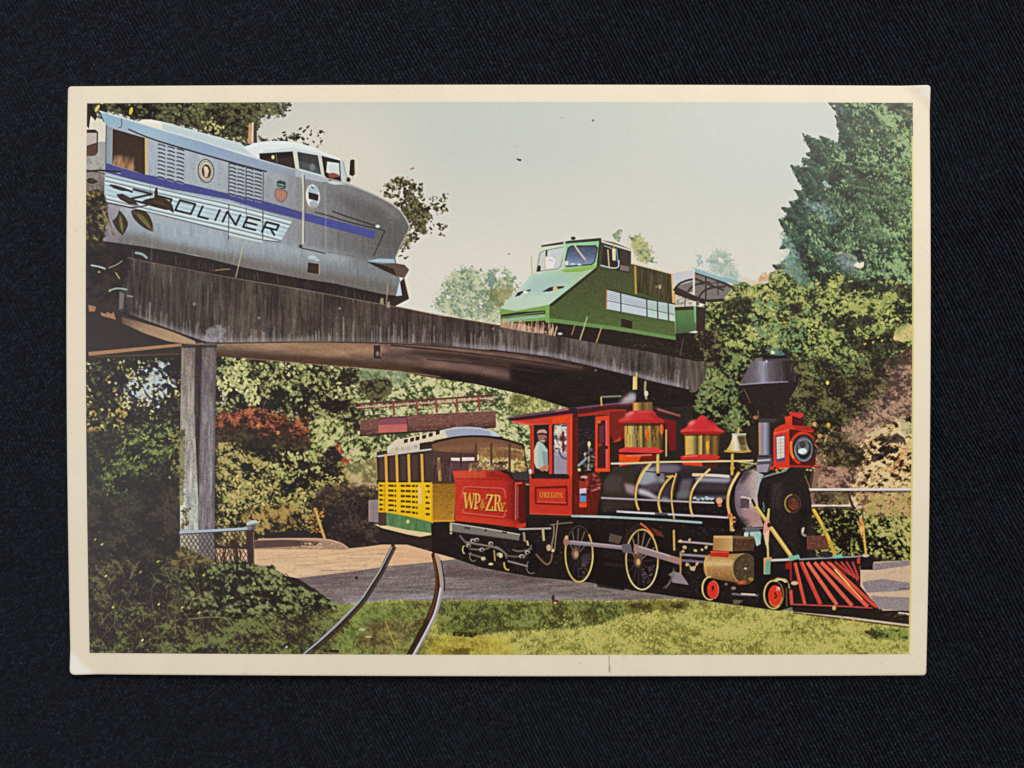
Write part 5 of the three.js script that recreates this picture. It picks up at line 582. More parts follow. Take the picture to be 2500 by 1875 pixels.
  within(barrel, () => {
    soft(3, () => {
      P('1470,1180 1500,1144 1552,1134 1548,1240 1470,1250', [66, 56, 50]); P('1524,1178 1552,1184 1550,1208 1530,1200', [176, 150, 156], 0.9); P('1478,1160 1520,1160 1516,1200 1478,1200', [96, 84, 80], 0.5);
      P('1572,1142 1612,1138 1624,1176 1580,1186 1558,1182', [160, 164, 170], 1); P('1596,1146 1616,1144 1622,1168 1600,1172', [120, 116, 126], 0.9); P('1600,1132 1650,1134 1664,1144 1640,1156 1600,1152', [122, 114, 130], 0.9); P('1566,1186 1612,1170 1610,1200 1566,1196', [92, 80, 92], 0.8); P('1558,1190 1584,1198 1608,1214 1606,1220 1580,1210 1558,1204', [214, 208, 214], 0.95); P('1616,1190 1640,1170 1638,1214 1614,1214', [84, 72, 80], 0.7); P('1614,1212 1636,1216 1634,1224 1612,1220', [190, 196, 204], 0.8);
      P('1664,1170 1690,1166 1680,1212 1652,1216', [112, 104, 112], 0.9); P('1652,1200 1684,1196 1680,1216 1650,1218', [110, 118, 118], 0.7); P('1696,1163 1786,1166 1776,1178 1700,1176', [164, 160, 180], 1); P('1694,1176 1780,1180 1774,1200 1690,1196', [76, 66, 74], 0.8); P('1690,1210 1776,1210 1776,1216 1690,1216', [150, 160, 170], 0.7);
    });
    L('1692,1158 1740,1159 1776,1162', 7, [224, 212, 190]); L('1692,1158 1720,1158', 8, [238, 190, 140], 0.6); L('1576,1150 1660,1156', 2.4, [54, 46, 50]); for (let i = 0; i < 12; i++) E(rr(1690, 1740), rr(1212, 1220), 4, 2, [210, 220, 224], 0, 0.8);
    speckle('1470,1224 1820,1224 1820,1286 1470,1258', 200, [1, 2.4], [[84, 72, 68], [28, 22, 22]], [0.2, 0.5]); L('1768,1144 1800,1146', 4, [190, 206, 206]); P('1730,1140 1766,1130 1800,1140 1790,1152 1740,1152', [54, 46, 40], 0.8);
  });
  const smoke = '1816,1150 1835,1146 1862,1158 1852,1180 1846,1210 1850,1250 1862,1284 1820,1286 1800,1262 1788,1220 1792,1186 1802,1164';
  P(smoke, G(1788, 0, 1862, 0, [0, [104, 88, 96]], [0.3, [142, 124, 132]], [0.6, [186, 166, 160]], [0.85, [196, 182, 176]], [1, [140, 164, 176]]));
  within(smoke, () => { soft(4, () => { P('1812,1146 1836,1148 1812,1176 1800,1184', [66, 56, 62], 0.9); P('1796,1196 1830,1190 1830,1216 1794,1220', [150, 130, 146], 0.7); P('1808,1240 1856,1246 1862,1286 1816,1286', [178, 136, 134], 0.85); P('1800,1256 1826,1270 1820,1290 1796,1284', [66, 50, 50], 0.8); L('1860,1160 1849,1200', 8, [150, 186, 204], 0.8); }); P('1806,1216 1827,1214 1826,1240 1804,1238', [92, 78, 90]); L('1808,1212 1830,1214 1829,1226', 4, [226, 204, 176]); speckle(smoke, 260, [0.8, 1.8], [[206, 186, 180], [120, 100, 106]], [0.15, 0.4]); });
  L('1812,1150 1796,1172 1788,1200 1788,1236 1800,1266 1816,1284', 6, [48, 40, 42]);
  // front plate of the smokebox
  P('1860,1168 1878,1160 1896,1156 1914,1146 1930,1142 1950,1150 1962,1170 1972,1194 1978,1226 1976,1254 1968,1284 1956,1316 1947,1338 1950,1362 1876,1362 1874,1300 1864,1284 1852,1252 1847,1214 1852,1184', [50, 43, 42]);
  soft(5, () => { P('1880,1180 1910,1176 1900,1240 1880,1240', [70, 60, 60], 0.8); P('1860,1190 1880,1180 1876,1260 1858,1250', [38, 32, 32], 0.7); P('1950,1240 1974,1240 1956,1310 1940,1310', [38, 32, 32], 0.7); }); speckle('1856,1160 1970,1160 1950,1356 1876,1356', 420, [1, 2], [[74, 64, 62], [34, 28, 28]], [0.2, 0.5]);
  L('1860,1164 1884,1156 1914,1150 1920,1142', 3.4, [150, 160, 166], 0.9); L('1962,1160 1972,1186 1976,1200', 2, [206, 160, 110], 0.7); EO(1926, 1230, 38, 52, 2, [40, 34, 34], 0, 7, 0.9);
  E(1932, 1228, 19, 22, [66, 52, 46]); EO(1932, 1228, 19, 22, 3, [184, 150, 70], 1.9, 4.6); EO(1932, 1228, 19, 22, 1.6, [96, 82, 62], -1.4, 1.9); E(1934, 1229, 12, 15, [112, 60, 46]); EO(1934, 1230, 9, 11, 2, [156, 74, 50], 0.4, 2.8); L('1933,1218 1934,1234', 3, [110, 90, 66]); E(1930, 1226, 3, 7, [88, 48, 38]);
  for (let i = 0; i < 8; i++) E(1861 + rr(-2, 3), 1226 + i * 3, 1.6, 1.6, [150, 196, 186], 0, 0.8);
  // bands and hand rail
  const BAND = [218, 178, 92];
  L('1588,1130 1570,1148 1557,1176 1551,1206 1554,1230 1559,1242', 5.4, BAND); L('1590,1132 1572,1150 1560,1178', 2.4, [244, 220, 150]); L('1640,1161 1626,1174 1613,1195 1606,1219 1609,1240 1613,1251', 5.4, BAND); L('1628,1162 1644,1162', 4, [226, 180, 90]); L('1650,1156 1640,1186 1638,1215 1641,1240 1645,1266', 4, BAND); L('1652,1160 1645,1186 1642,1210', 2, [120, 90, 50]); L('1731,1145 1706,1168 1688,1195 1683,1222 1685,1244 1690,1258', 5.4, BAND); L('1728,1146 1704,1170 1690,1192', 2.4, [246, 226, 170]); L('1801,1154 1786,1176 1776,1204 1774,1228 1777,1246 1781,1260', 7, [222, 174, 96]); L('1799,1158 1785,1180 1777,1206', 3, [246, 216, 150]);
  L('1494,1131 1560,1130 1600,1127 1720,1126 1835,1124', 4.4, [222, 200, 150]); L('1494,1131 1520,1131', 4, [226, 214, 190]); L('1800,1126 1844,1132', 4, [206, 190, 120]); L('1606,1111 1606,1154', 7, [214, 176, 84]); L('1604,1114 1604,1150', 2, [244, 216, 140]); E(1607, 1158, 5, 4, [50, 40, 40]); L('1786,1110 1785,1156', 7, [206, 172, 84]); E(1786, 1142, 6, 5, [196, 160, 80]); speckle('1806,1128 1848,1124 1846,1148 1806,1148', 40, [2, 4], [[196, 176, 90], [110, 100, 60], [150, 160, 150], [54, 44, 40]], [0.4, 0.8]);
  L('1470,1214 1560,1218 1692,1224', 4.4, [176, 162, 170]); L('1692,1224 1740,1226', 4, [206, 204, 206]); E(1754, 1221, 8, 8, [226, 166, 126]); E(1755, 1232, 5, 4, [196, 110, 84]); L('1690,1216 1740,1216', 3, [166, 190, 200], 0.7);
  L('1508,1247 1640,1254 1776,1262', 5, [196, 190, 200]); L('1524,1249 1630,1254', 2, [240, 236, 236]); L('1600,1252 1628,1254', 4, [80, 72, 78]); P('1470,1254 1710,1270 1712,1280 1470,1264', [46, 38, 38]); L('1399,1258 1470,1259 1500,1261 1600,1266 1710,1274', 5.6, [162, 184, 180]); L('1420,1259 1490,1262', 3, [206, 214, 206], 0.8);
  L('1782,1256 1784,1300', 8, [206, 156, 84]); for (let i = 0; i < 9; i++) E(1788 + rr(-7, 6), 1262 + i * 5, 3.4, 2.6, [[220, 190, 110], [90, 64, 44], [226, 150, 100]][i % 3]); E(1778, 1258, 5, 6, [196, 100, 80]);

  // ------------------------------------------------------------ running gear
  P('1400,1272 1720,1284 1800,1300 1780,1320 1740,1340 1650,1330 1400,1320', [44, 36, 35]);
  for (let i = 0; i < 40; i++) E(rr(1500, 1840), rr(1280, 1310), 3, 2, [[84, 70, 62], [30, 24, 24]][i % 2], 0, 0.6);
  P('1490,1300 1520,1308 1512,1326 1486,1320', [110, 92, 82], 0.8); P('1476,1370 1524,1374 1524,1384 1474,1380', [120, 108, 104], 0.8); L('1502,1372 1503,1384', 2, [60, 50, 48]); P('1440,1350 1524,1370 1524,1440 1460,1430', [38, 31, 31], 0.8);
  // driving wheels
  E(1440, 1352, 32, 64, [40, 32, 32]); E(1415, 1350, 34, 69, [44, 36, 36]); EO(1415, 1350, 33, 68, 4, [206, 172, 88], -0.75, 3.6); EO(1415, 1350, 33, 68, 2, [90, 78, 60], 3.6, 5.5); EO(1416, 1350, 33, 68, 2, [246, 220, 150], 0, 1.4);
  for (let i = 0; i < 12; i++) { const t = (i / 12) * 6.283; L(`${1410 + Math.cos(t) * 7},${1352 + Math.sin(t) * 13} ${1414 + Math.cos(t) * 29},${1350 + Math.sin(t) * 62}`, 3, i > 6 ? [124, 108, 92] : [74, 62, 58], i > 6 ? 0.8 : 0.45); }
  E(1406, 1350, 9, 14, [120, 92, 80]); E(1408, 1351, 5, 8, [196, 150, 100]); P('1420,1356 1444,1348 1440,1370 1424,1380', [92, 82, 90], 0.5); speckle('1412,1370 1444,1360 1430,1410 1412,1404', 60, [1, 2.4], [[140, 126, 130], [90, 78, 80]], [0.3, 0.6]);
  P('1518,1330 1530,1296 1548,1280 1566,1275 1590,1284 1606,1304 1612,1340 1604,1342 1596,1312 1580,1292 1560,1290 1540,1304 1526,1340', [58, 44, 42]); L('1564,1276 1584,1290 1600,1316 1609,1338', 4, [236, 110, 50]); P('1590,1286 1614,1296 1626,1324 1622,1346 1612,1342 1606,1310', [110, 56, 44]); P('1622,1340 1632,1330 1630,1342', [226, 96, 64]);
  E(1604, 1372, 40, 66, [42, 34, 34]); EO(1604, 1372, 40, 66, 2.4, [120, 108, 104], 0.2, 1.2, 0.8); E(1567, 1364, 40, 74, [42, 34, 34]); EO(1567, 1364, 38.5, 73, 4, [204, 176, 104], -1.9, 4.3); EO(1567, 1364, 38.5, 73, 2, [246, 226, 170], 0.2, 2.6); EO(1567, 1364, 38, 73, 3.4, [176, 150, 96], 4.2, 4.6);
  for (let i = 0; i < 14; i++) { const t = (i / 14) * 6.283; L(`${1560 + Math.cos(t) * 8},${1368 + Math.sin(t) * 14} ${1566 + Math.cos(t) * 34},${1364 + Math.sin(t) * 67}`, 3, i > 7 ? [150, 134, 110] : [84, 72, 68], i > 7 ? 0.8 : 0.5); }
  E(1557, 1368, 10, 15, [110, 78, 66]); E(1558, 1370, 5, 8, [214, 170, 110]); speckle('1566,1384 1600,1376 1586,1424 1566,1420', 60, [1, 2.4], [[150, 136, 140], [96, 84, 86]], [0.3, 0.6]);
  P('1640,1394 1660,1396 1680,1426 1640,1420', [150, 136, 146]); P('1630,1400 1648,1390 1644,1412', [130, 120, 110]); EO(1606, 1374, 40, 66, 2.4, [126, 116, 116], 0.4, 1.1);
  L('1392,1322 1440,1326 1530,1336', 10, [150, 132, 140]); L('1396,1319 1530,1333', 3, [186, 168, 172]); E(1384, 1320, 7, 11, [166, 120, 108]); E(1385, 1310, 4, 5, [206, 176, 110]); P('1518,1326 1540,1326 1544,1350 1520,1346', [110, 100, 106]);
  P('1548,1328 1560,1330 1664,1362 1662,1378 1556,1346 1546,1342', [154, 134, 134]); L('1560,1332 1662,1364', 4, [190, 166, 160]); P('1547,1328 1556,1326 1556,1352 1548,1350', [176, 128, 110]); P('1634,1354 1664,1362 1663,1376 1632,1368', [176, 130, 112], 0.8);
  L('1644,1294 1645,1340', 5, [206, 164, 92]); L('1656,1320 1690,1322 1740,1327', 5, [176, 160, 166]); E(1660,1319, 4, 4, [214, 180, 110]); L('1664,1352 1720,1356', 6, [150, 138, 150]); L('1664,1366 1714,1370', 6, [120, 110, 124]); L('1660,1346 1660,1400', 4, [176, 140, 90]);
  for (const [x, y] of [[1670, 1334], [1666, 1344], [1696, 1342], [1682, 1316], [1676, 1376], [1690, 1384], [1700, 1374], [1712, 1340], [1722, 1334]]) E(x, y, rr(3, 6), rr(3, 5), [200, 172, 110], rnd()); P('1680,1374 1690,1388 1700,1372 1694,1392 1684,1390', [206, 180, 150]);
  // cylinder
  P('1740,1306 1786,1306 1786,1344 1738,1342', G(1740, 0, 1786, 0, [176, 126, 74], [192, 150, 96], [206, 170, 118])); P('1740,1306 1786,1306 1788,1312 1742,1312', [226, 180, 120], 0.8); P('1786,1306 1839,1307 1840,1342 1786,1344', [92, 66, 52]); P('1786,1306 1839,1307 1839,1314 1786,1313', [130, 100, 76]); speckle('1786,1312 1839,1312 1839,1342 1786,1342', 60, [1, 2], [[130, 92, 70], [66, 48, 40]], [0.3, 0.6]);
  P('M1728,1352 L1812,1349 L1812,1424 L1730,1409 C1720,1407 1715,1394 1716,1380 C1716,1366 1720,1353 1728,1352Z', G(0, 1346, 0, 1420, [0, [150, 112, 66]], [0.25, [206, 164, 106]], [0.4, [226, 196, 140]], [0.5, [190, 146, 90]], [0.8, [160, 118, 72]], [1, [120, 84, 58]])); L('1722,1358 1719,1380 1724,1404', 4, [226, 166, 90], 0.8); speckle('1720,1354 1800,1350 1800,1418 1724,1406', 160, [0.8, 2], [[226, 186, 126], [130, 92, 60]], [0.15, 0.4]);
  P('1733,1343 1778,1344 1776,1359 1731,1356', [200, 56, 40]); L('1734,1345 1776,1346', 3, [236, 96, 70]);
  E(1815, 1387, 30, 38, [84, 70, 54]); EO(1815, 1387, 29, 37, 3, [176, 146, 96], 2.2, 4.6); EO(1815, 1387, 29.5, 37.5, 2, [110, 96, 74], -1.6, 1.8); speckle('1790,1360 1840,1360 1836,1414 1796,1414', 240, [0.8, 1.8], [[116, 98, 74], [56, 44, 36], [130, 104, 80]], [0.3, 0.7]); E(1817, 1386, 3, 3, [200, 196, 190]); soft(2, () => E(1808, 1420, 12, 4, [226, 106, 60], -0.2)); E(1830, 1412, 6, 5, [190, 146, 80], 0, 0.7);
  P('1838,1330 1876,1340 1876,1440 1846,1446 1838,1420', [42, 34, 34]); P('1816,1290 1852,1290 1850,1300 1816,1298', [110, 106, 112]); P('1814,1298 1826,1298 1824,1308 1814,1308', [196, 214, 196]); P('1828,1297 1854,1296 1854,1326 1844,1332 1838,1308 1828,1306', [176, 206, 190]); P('1840,1300 1856,1300 1854,1320', [140, 200, 190]); L('1812,1288 1858,1288', 3, [130, 124, 134]);
  // leading wheels
  EO(1732, 1434, 19, 28, 4, [206, 180, 110], 1.2, 4.7); E(1734, 1436, 19, 27, [42, 34, 34]); EO(1731, 1434, 19, 28, 3.4, [212, 186, 120], 1.3, 4.8); E(1738, 1438, 14, 22, [220, 66, 50]); EO(1738, 1438, 14, 22, 2, [240, 120, 90], -1.6, 1.4); E(1738, 1433, 3, 5, [90, 36, 32]); L('1736,1440 1740,1436', 3, [130, 40, 36]);
  L('1786,1448 1800,1450 1846,1452', 5, [120, 112, 116]); L('1808,1448 1840,1450', 4, [226, 200, 176]); E(1788, 1434, 6, 4, [150, 130, 110]); E(1770, 1424, 4, 3, [130, 110, 100]); P('1788,1462 1812,1464 1800,1474 1786,1472', [110, 92, 76]);
  L('1886,1418 1900,1408 1914,1414 1922,1432', 8, [190, 170, 116]); L('1890,1416 1902,1411 1914,1420', 3, [236, 220, 170]); P('1880,1424 1920,1420 1926,1470 1900,1486', [42, 34, 34]); E(1886, 1450, 24, 35, [44, 36, 34]); EO(1885, 1450, 23, 34, 4, [210, 182, 116], 0.9, 5); EO(1886, 1450, 23, 34, 2.4, [150, 124, 80], -1.2, 0.9); E(1889, 1453, 17, 26, [226, 72, 46]); EO(1889, 1453, 17, 26, 2, [240, 150, 90], 0.2, 2.6); E(1896, 1436, 5, 5, [250, 190, 170], 0, 0.9); L('1888,1446 1894,1454 1888,1458', 4, [110, 36, 30]); EO(1889, 1453, 11, 18, 1.4, [190, 50, 40]);
  // pilot beam, braces, flags
  P('1878,1362 2128,1356 2128,1374 2100,1378 1878,1384', [46, 39, 38]); P('1880,1384 1924,1382 1920,1412 1880,1406', [44, 37, 36]); L('1880,1366 1930,1364', 6, [206, 202, 196]); L('1948,1364 2020,1360 2098,1357', 4, [150, 146, 160]); P('1861,1362 1872,1358 1878,1364 1877,1400 1861,1400', [200, 160, 96]); P('1867,1368 1877,1366 1876,1400 1864,1401', [108, 172, 150]); P('1861,1360 1880,1358 1882,1366 1862,1368', [196, 166, 116]);
  P('2095,1358 2126,1356 2126,1390 2096,1390', [48, 40, 40]); E(2109, 1355, 9, 4, [196, 190, 180]);
  P('1966,1306 2016,1306 2018,1340 1966,1340', [112, 72, 58]); speckle('1966,1308 2016,1308 2016,1338 1966,1338', 60, [1, 2], [[146, 100, 80], [80, 54, 46]], [0.3, 0.6]); P('1950,1306 1966,1306 1966,1360 1948,1360', [44, 37, 36]); E(2012, 1352, 18, 8, [66, 54, 54]); L('1956,1290 1954,1302 1962,1306', 6, [150, 146, 120]); L('1958,1288 1956,1296', 5, [206, 206, 180]);
  L('1838,1228 1866,1268', 9, [206, 170, 84]); L('1840,1228 1866,1266', 3, [240, 214, 140]); L('1880,1288 1904,1322 1927,1355', 10, [212, 174, 84]); L('1880,1286 1904,1320 1926,1352', 3, [244, 222, 140]); L('1834,1220 1840,1232', 6, [60, 48, 48]); P('1920,1358 1946,1352 1950,1362 1924,1368', [130, 186, 170]);
  L('1983,1244 2004,1280 2020,1316 2034,1352', 9, [208, 164, 60]); L('1984,1244 2004,1278 2022,1318', 3, [240, 200, 90]); P('2028,1356 2050,1350 2054,1360 2032,1362', [130, 190, 176]); L('2006,1280 2014,1300', 3, [50, 120, 110], 0.5);
  L('1874,1242 1870,1300 1872,1358', 5, [206, 184, 110]); P('1872,1242 1876,1246 1874,1276 1864,1284 1868,1262', [206, 190, 110]); P('1862,1276 1872,1264 1878,1276 1874,1310 1866,1330 1860,1300', [226, 160, 140]); P('1864,1300 1874,1292 1874,1318 1868,1330', [236, 190, 166]); E(1874, 1280, 4, 6, [66, 48, 48]); L('1866,1310 1870,1334', 4, [206, 206, 160]);
  L('2101,1240 2103,1280', 2.6, [90, 70, 60]); L('2103,1280 2106,1320 2110,1354', 5.4, [214, 174, 84]); P('2094,1268 2100,1262 2106,1282 2106,1300 2098,1308 2094,1296', [224, 150, 80]); E(2100, 1290, 5, 8, [236, 186, 110]); L('2086,1264 2098,1280', 3, [120, 84, 60]);
  // cowcatcher
  P('1924,1380 2094,1376 2096,1430 2138,1482 2120,1490 1930,1482 1922,1410', [46, 38, 38]); P('2090,1376 2096,1392 2096,1436 2084,1420', [84, 40, 44]);
  const RB = [206, 74, 60], RH = [236, 120, 84];
  P('1914,1372 1928,1368 1928,1388 1914,1388', [150, 48, 44]); L('1927,1370 1927,1414', 5, [150, 50, 56]); L('1927,1442 1929,1472', 8, [216, 84, 64]);
  for (const [x0, y0, x1, y1, w, c] of [[1937, 1372, 1961, 1474, 8, [210, 84, 62]], [1952, 1370, 1999, 1474, 10, RB], [1967, 1371, 2039, 1476, 9, [226, 106, 80]], [1984, 1371, 2076, 1478, 9, [220, 98, 76]], [2000, 1371, 2114, 1480, 10, [226, 100, 82]], [2016, 1370, 2128, 1478, 6, [206, 74, 70]], [2020, 1372, 2136, 1482, 7, [220, 84, 66]]]) { L(`${x0},${y0} ${x1},${y1}`, w, c, 1, 'butt'); L(`${x0 + 2},${y0} ${x0 + (x1 - x0) * 0.6 + 2},${y0 + (y1 - y0) * 0.6}`, w * 0.3, RH, 0.6, 'butt'); }
  L('2034,1390 2100,1462', 4, [244, 176, 90]); L('2034,1388 2070,1428', 2, [250, 220, 140]); for (const [x0, x1, y1] of [[2034, 2072, 1402], [2049, 2082, 1410], [2062, 2090, 1416], [2077, 2092, 1412]]) L(`${x0},1370 ${x1},${y1}`, 5, [206, 78, 70], 0.9, 'butt'); P('2088,1362 2096,1360 2094,1376 2088,1374', [224, 74, 40]); L('2030,1376 2060,1400', 4, [150, 56, 44]); for (let i = 0; i < 8; i++) E(2026 + i * 3, 1376 + i * 3, 3, 2, [226, 130, 90], 0.7, 0.8);
  L('1930,1474 2000,1477 2076,1480 2124,1484', 4, [190, 80, 78]); L('1930,1478 2060,1484 2130,1488', 5, [44, 36, 36]); P('1930,1484 2100,1486 2150,1496 2140,1504 2060,1504 1934,1492', [50, 42, 40]); E(2032, 1483, 5, 6, [206, 170, 110]); E(1936, 1422, 9, 5, [232, 176, 150]); L('1916,1434 1917,1478', 3, [150, 126, 84], 0.6);
  for (let i = 0; i < 30; i++) E(rr(1936, 2110), rr(1400, 1480), 1.6, 1.2, [96, 84, 84], 0, 0.5);

  return canvas;
}

// The sheet as the press left it: inks softened and grained, squared up to the picture's own edges.
function printPixels(makeCanvas, W, H) {
  const src = drawPicture(makeCanvas), px = src.getContext('2d').getImageData(0, 0, INK_W, INK_H).data;
  const blurred = makeCanvas(INK_W, INK_H), bg = blurred.getContext('2d'); bg.filter = 'blur(4px)'; bg.drawImage(src, 0, 0); const bl = bg.getImageData(0, 0, INK_W, INK_H).data;
  const out = new Uint8Array(W * H * 4), rnd = random(5);
  const left = (y) => 214 + 0.006 * (y - 257) + 1.4e-6 * (y - 257) ** 2, right = (y) => 2225.5 + 0.0085 * (y - 257) - 1.17e-5 * (y - 257) ** 2;
  const at = (x, y, c) => { x = Math.max(0, Math.min(INK_W - 2, x)); y = Math.max(0, Math.min(INK_H - 2, y)); const ix = x | 0, iy = y | 0, fx = x - ix, fy = y - iy, i = (iy * INK_W + ix) * 4 + c, j = i + INK_W * 4; return (px[i] * (1 - fx) + px[i + 4] * fx) * (1 - fy) + (px[j] * (1 - fx) + px[j + 4] * fx) * fy; };
  for (let r = 0; r < H; r++) for (let q = 0; q < W; q++) {
    const u = (q + 0.5) / W, v = (r + 0.5) / H, y = 257 + v * 1340, x0 = left(y), x = x0 + u * (right(y) - x0);
    const grit = (rnd() - 0.5) * 15 + (lattice(q >> 1, r >> 1, 8) - 0.5) * 13, o = (r * W + q) * 4;
    const cx = x - INK_X, cy = y - INK_Y, lum = (at(cx, cy, 0) + at(cx, cy, 1) + at(cx, cy, 2)) / 765, k = (0.4 + 1.2 * Math.sqrt(Math.max(0, lum * (1 - lum)))) * (lum > 0.72 ? 0.5 : 1);
    for (let c = 0; c < 3; c++) { const i4 = (Math.min(INK_H - 1, Math.max(0, cy | 0)) * INK_W + Math.min(INK_W - 1, Math.max(0, cx | 0))) * 4 + c, s = -0.45 * bl[i4] + 0.45 * at(cx, cy, c) + 0.4 * at(cx, cy, c) + 0.15 * (at(cx - 1.1, cy, c) + at(cx + 1.1, cy, c) + at(cx, cy - 1.1, c) + at(cx, cy + 1.1, c)); out[o + c] = Math.max(0, Math.min(255, s - 19 * Math.max(0, 1 - s / 255) ** 3 + grit * k * (c === 2 ? 0.8 : 1) + (lattice(q >> 2, r >> 2, 20 + c) - 0.5) * 9 * k)); }
        // the yellow plate is a hair out of register on the right; the picture's edges are a little ragged
    const ragR = 3 + 2.4 * noise(r / 9, 2, 41), far = q / W * 2012, toR = 2012 - far;
    if (toR < 4.6 && v > 0.06) { out[o] = 226; out[o + 1] = 206; out[o + 2] = toR < ragR ? 118 : 76; }
    out[o + 3] = 255;
  }
  return out;
}

// ---------------------------------------------------------------- the black twill cloth: real ribs and grooves, thread nubs in the material
const RIB = 0.00066, LEAN = THREE.MathUtils.degToRad(27);       // rib pitch in metres; how far the ribs lean from the card's short side
{
  const TILE = RIB * 32, N = 1024, relief = new Uint8Array(N * N * 4), dye = new Uint8Array(N * N * 4), rnd = random(17);
  const NUB = 56, tone = Array.from({ length: 32 * NUB }, () => rnd()), hue = Array.from({ length: 32 * NUB }, () => rnd());
  for (let r = 0; r < N; r++) for (let q = 0; q < N; q++) {
    const u = (q / N) * 32, rib = Math.floor(u), v = (r / N) * NUB + lattice(rib, 3, 9), nub = Math.floor(v), k = rib * NUB + (((nub % NUB) + NUB) % NUB);
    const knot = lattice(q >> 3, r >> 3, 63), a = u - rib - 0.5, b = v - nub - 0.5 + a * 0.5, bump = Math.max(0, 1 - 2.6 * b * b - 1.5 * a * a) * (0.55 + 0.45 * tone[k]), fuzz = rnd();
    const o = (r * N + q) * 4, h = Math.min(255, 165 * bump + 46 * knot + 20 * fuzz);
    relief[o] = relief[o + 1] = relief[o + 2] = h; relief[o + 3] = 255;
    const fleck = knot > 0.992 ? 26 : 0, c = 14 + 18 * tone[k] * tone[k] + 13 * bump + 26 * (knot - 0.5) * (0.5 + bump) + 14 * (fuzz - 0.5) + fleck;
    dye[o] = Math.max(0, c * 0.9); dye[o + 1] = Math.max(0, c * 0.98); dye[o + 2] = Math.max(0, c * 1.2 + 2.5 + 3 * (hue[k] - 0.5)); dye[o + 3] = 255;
  }
  const half = 0.165, cols = [], rows = [], out = 0.5;
  for (let u = -out; u < -half; u += 0.03) cols.push([u, -1]);
  const ribs = Math.floor(half / RIB), shape = [0, 0.12, 0.24, 0.42, 0.6, 0.76, 0.88];
  for (let i = -ribs; i < ribs; i++) for (const s of shape) cols.push([(i + s) * RIB, s]);
  for (let u = half + 0.02; u <= out; u += 0.03) cols.push([u, -1]);
  for (let v = -out; v < -0.15; v += 0.03) rows.push(v);
  for (let v = -0.15; v < 0.15; v += 0.0016) rows.push(v);
  for (let v = 0.15; v <= out; v += 0.03) rows.push(v);
  const pos = [], uv = [], index = [], cl = Math.cos(LEAN), sl = Math.sin(LEAN);
  for (const [u, s] of cols) for (const v of rows) {
    const x0 = u * cl + v * sl, z0 = -u * sl + v * cl;                                   // (rib axis leans from upper left to lower right)
    const wander = (fbm(x0 * 60 + 9, z0 * 60, 31, 2) - 0.5) * 0.0016 + (fbm(u / RIB, v * 260, 33, 2) - 0.5) * 0.00026;
    const uu = s < 0 ? u : u + wander, x = uu * cl + v * sl, z = -uu * sl + v * cl;
    const firm = THREE.MathUtils.smoothstep(x + 0.25 * z, -0.075, 0.035), deep = (0.0002 + 0.00022 * firm) * (0.75 + 0.5 * fbm(x * 120, z * 120, 35, 2));
    const crown = s < 0 ? 0.6 : Math.min(1, 1.15 * Math.sin(Math.PI * s) ** 0.55);
    const drape = (fbm(x * 14 + 5, z * 14 + 2, 37, 2) - 0.5) * 0.0016;
    pos.push(x, -0.0004 + deep * (crown - 1) + drape, z); uv.push(uu / TILE, v / TILE);
  }
  const m = rows.length;
  for (let i = 0; i + 1 < cols.length; i++) for (let j = 0; j + 1 < m; j++) { const a = i * m + j; index.push(a, a + 1, a + m, a + 1, a + m + 1, a + m); }
  const geometry = new THREE.BufferGeometry();
  geometry.setAttribute('position', new THREE.Float32BufferAttribute(pos, 3));
  geometry.setAttribute('uv', new THREE.Float32BufferAttribute(uv, 2));
  geometry.setIndex(index); geometry.computeVertexNormals();
  const material = new THREE.MeshPhysicalMaterial({ map: numbersTexture(dye, N, N, true, true), bumpMap: numbersTexture(relief, N, N, false, true), bumpScale: 0.0004, roughness: 0.9, specularIntensity: 0.35, side: THREE.DoubleSide });
  const cloth = tag(new THREE.Mesh(geometry, material), 'cloth_surface', 'black ribbed twill cloth spread flat under the postcard');
  cloth.userData.kind = 'structure'; cloth.receiveShadow = cloth.castShadow = true;
  scene.add(cloth);
}

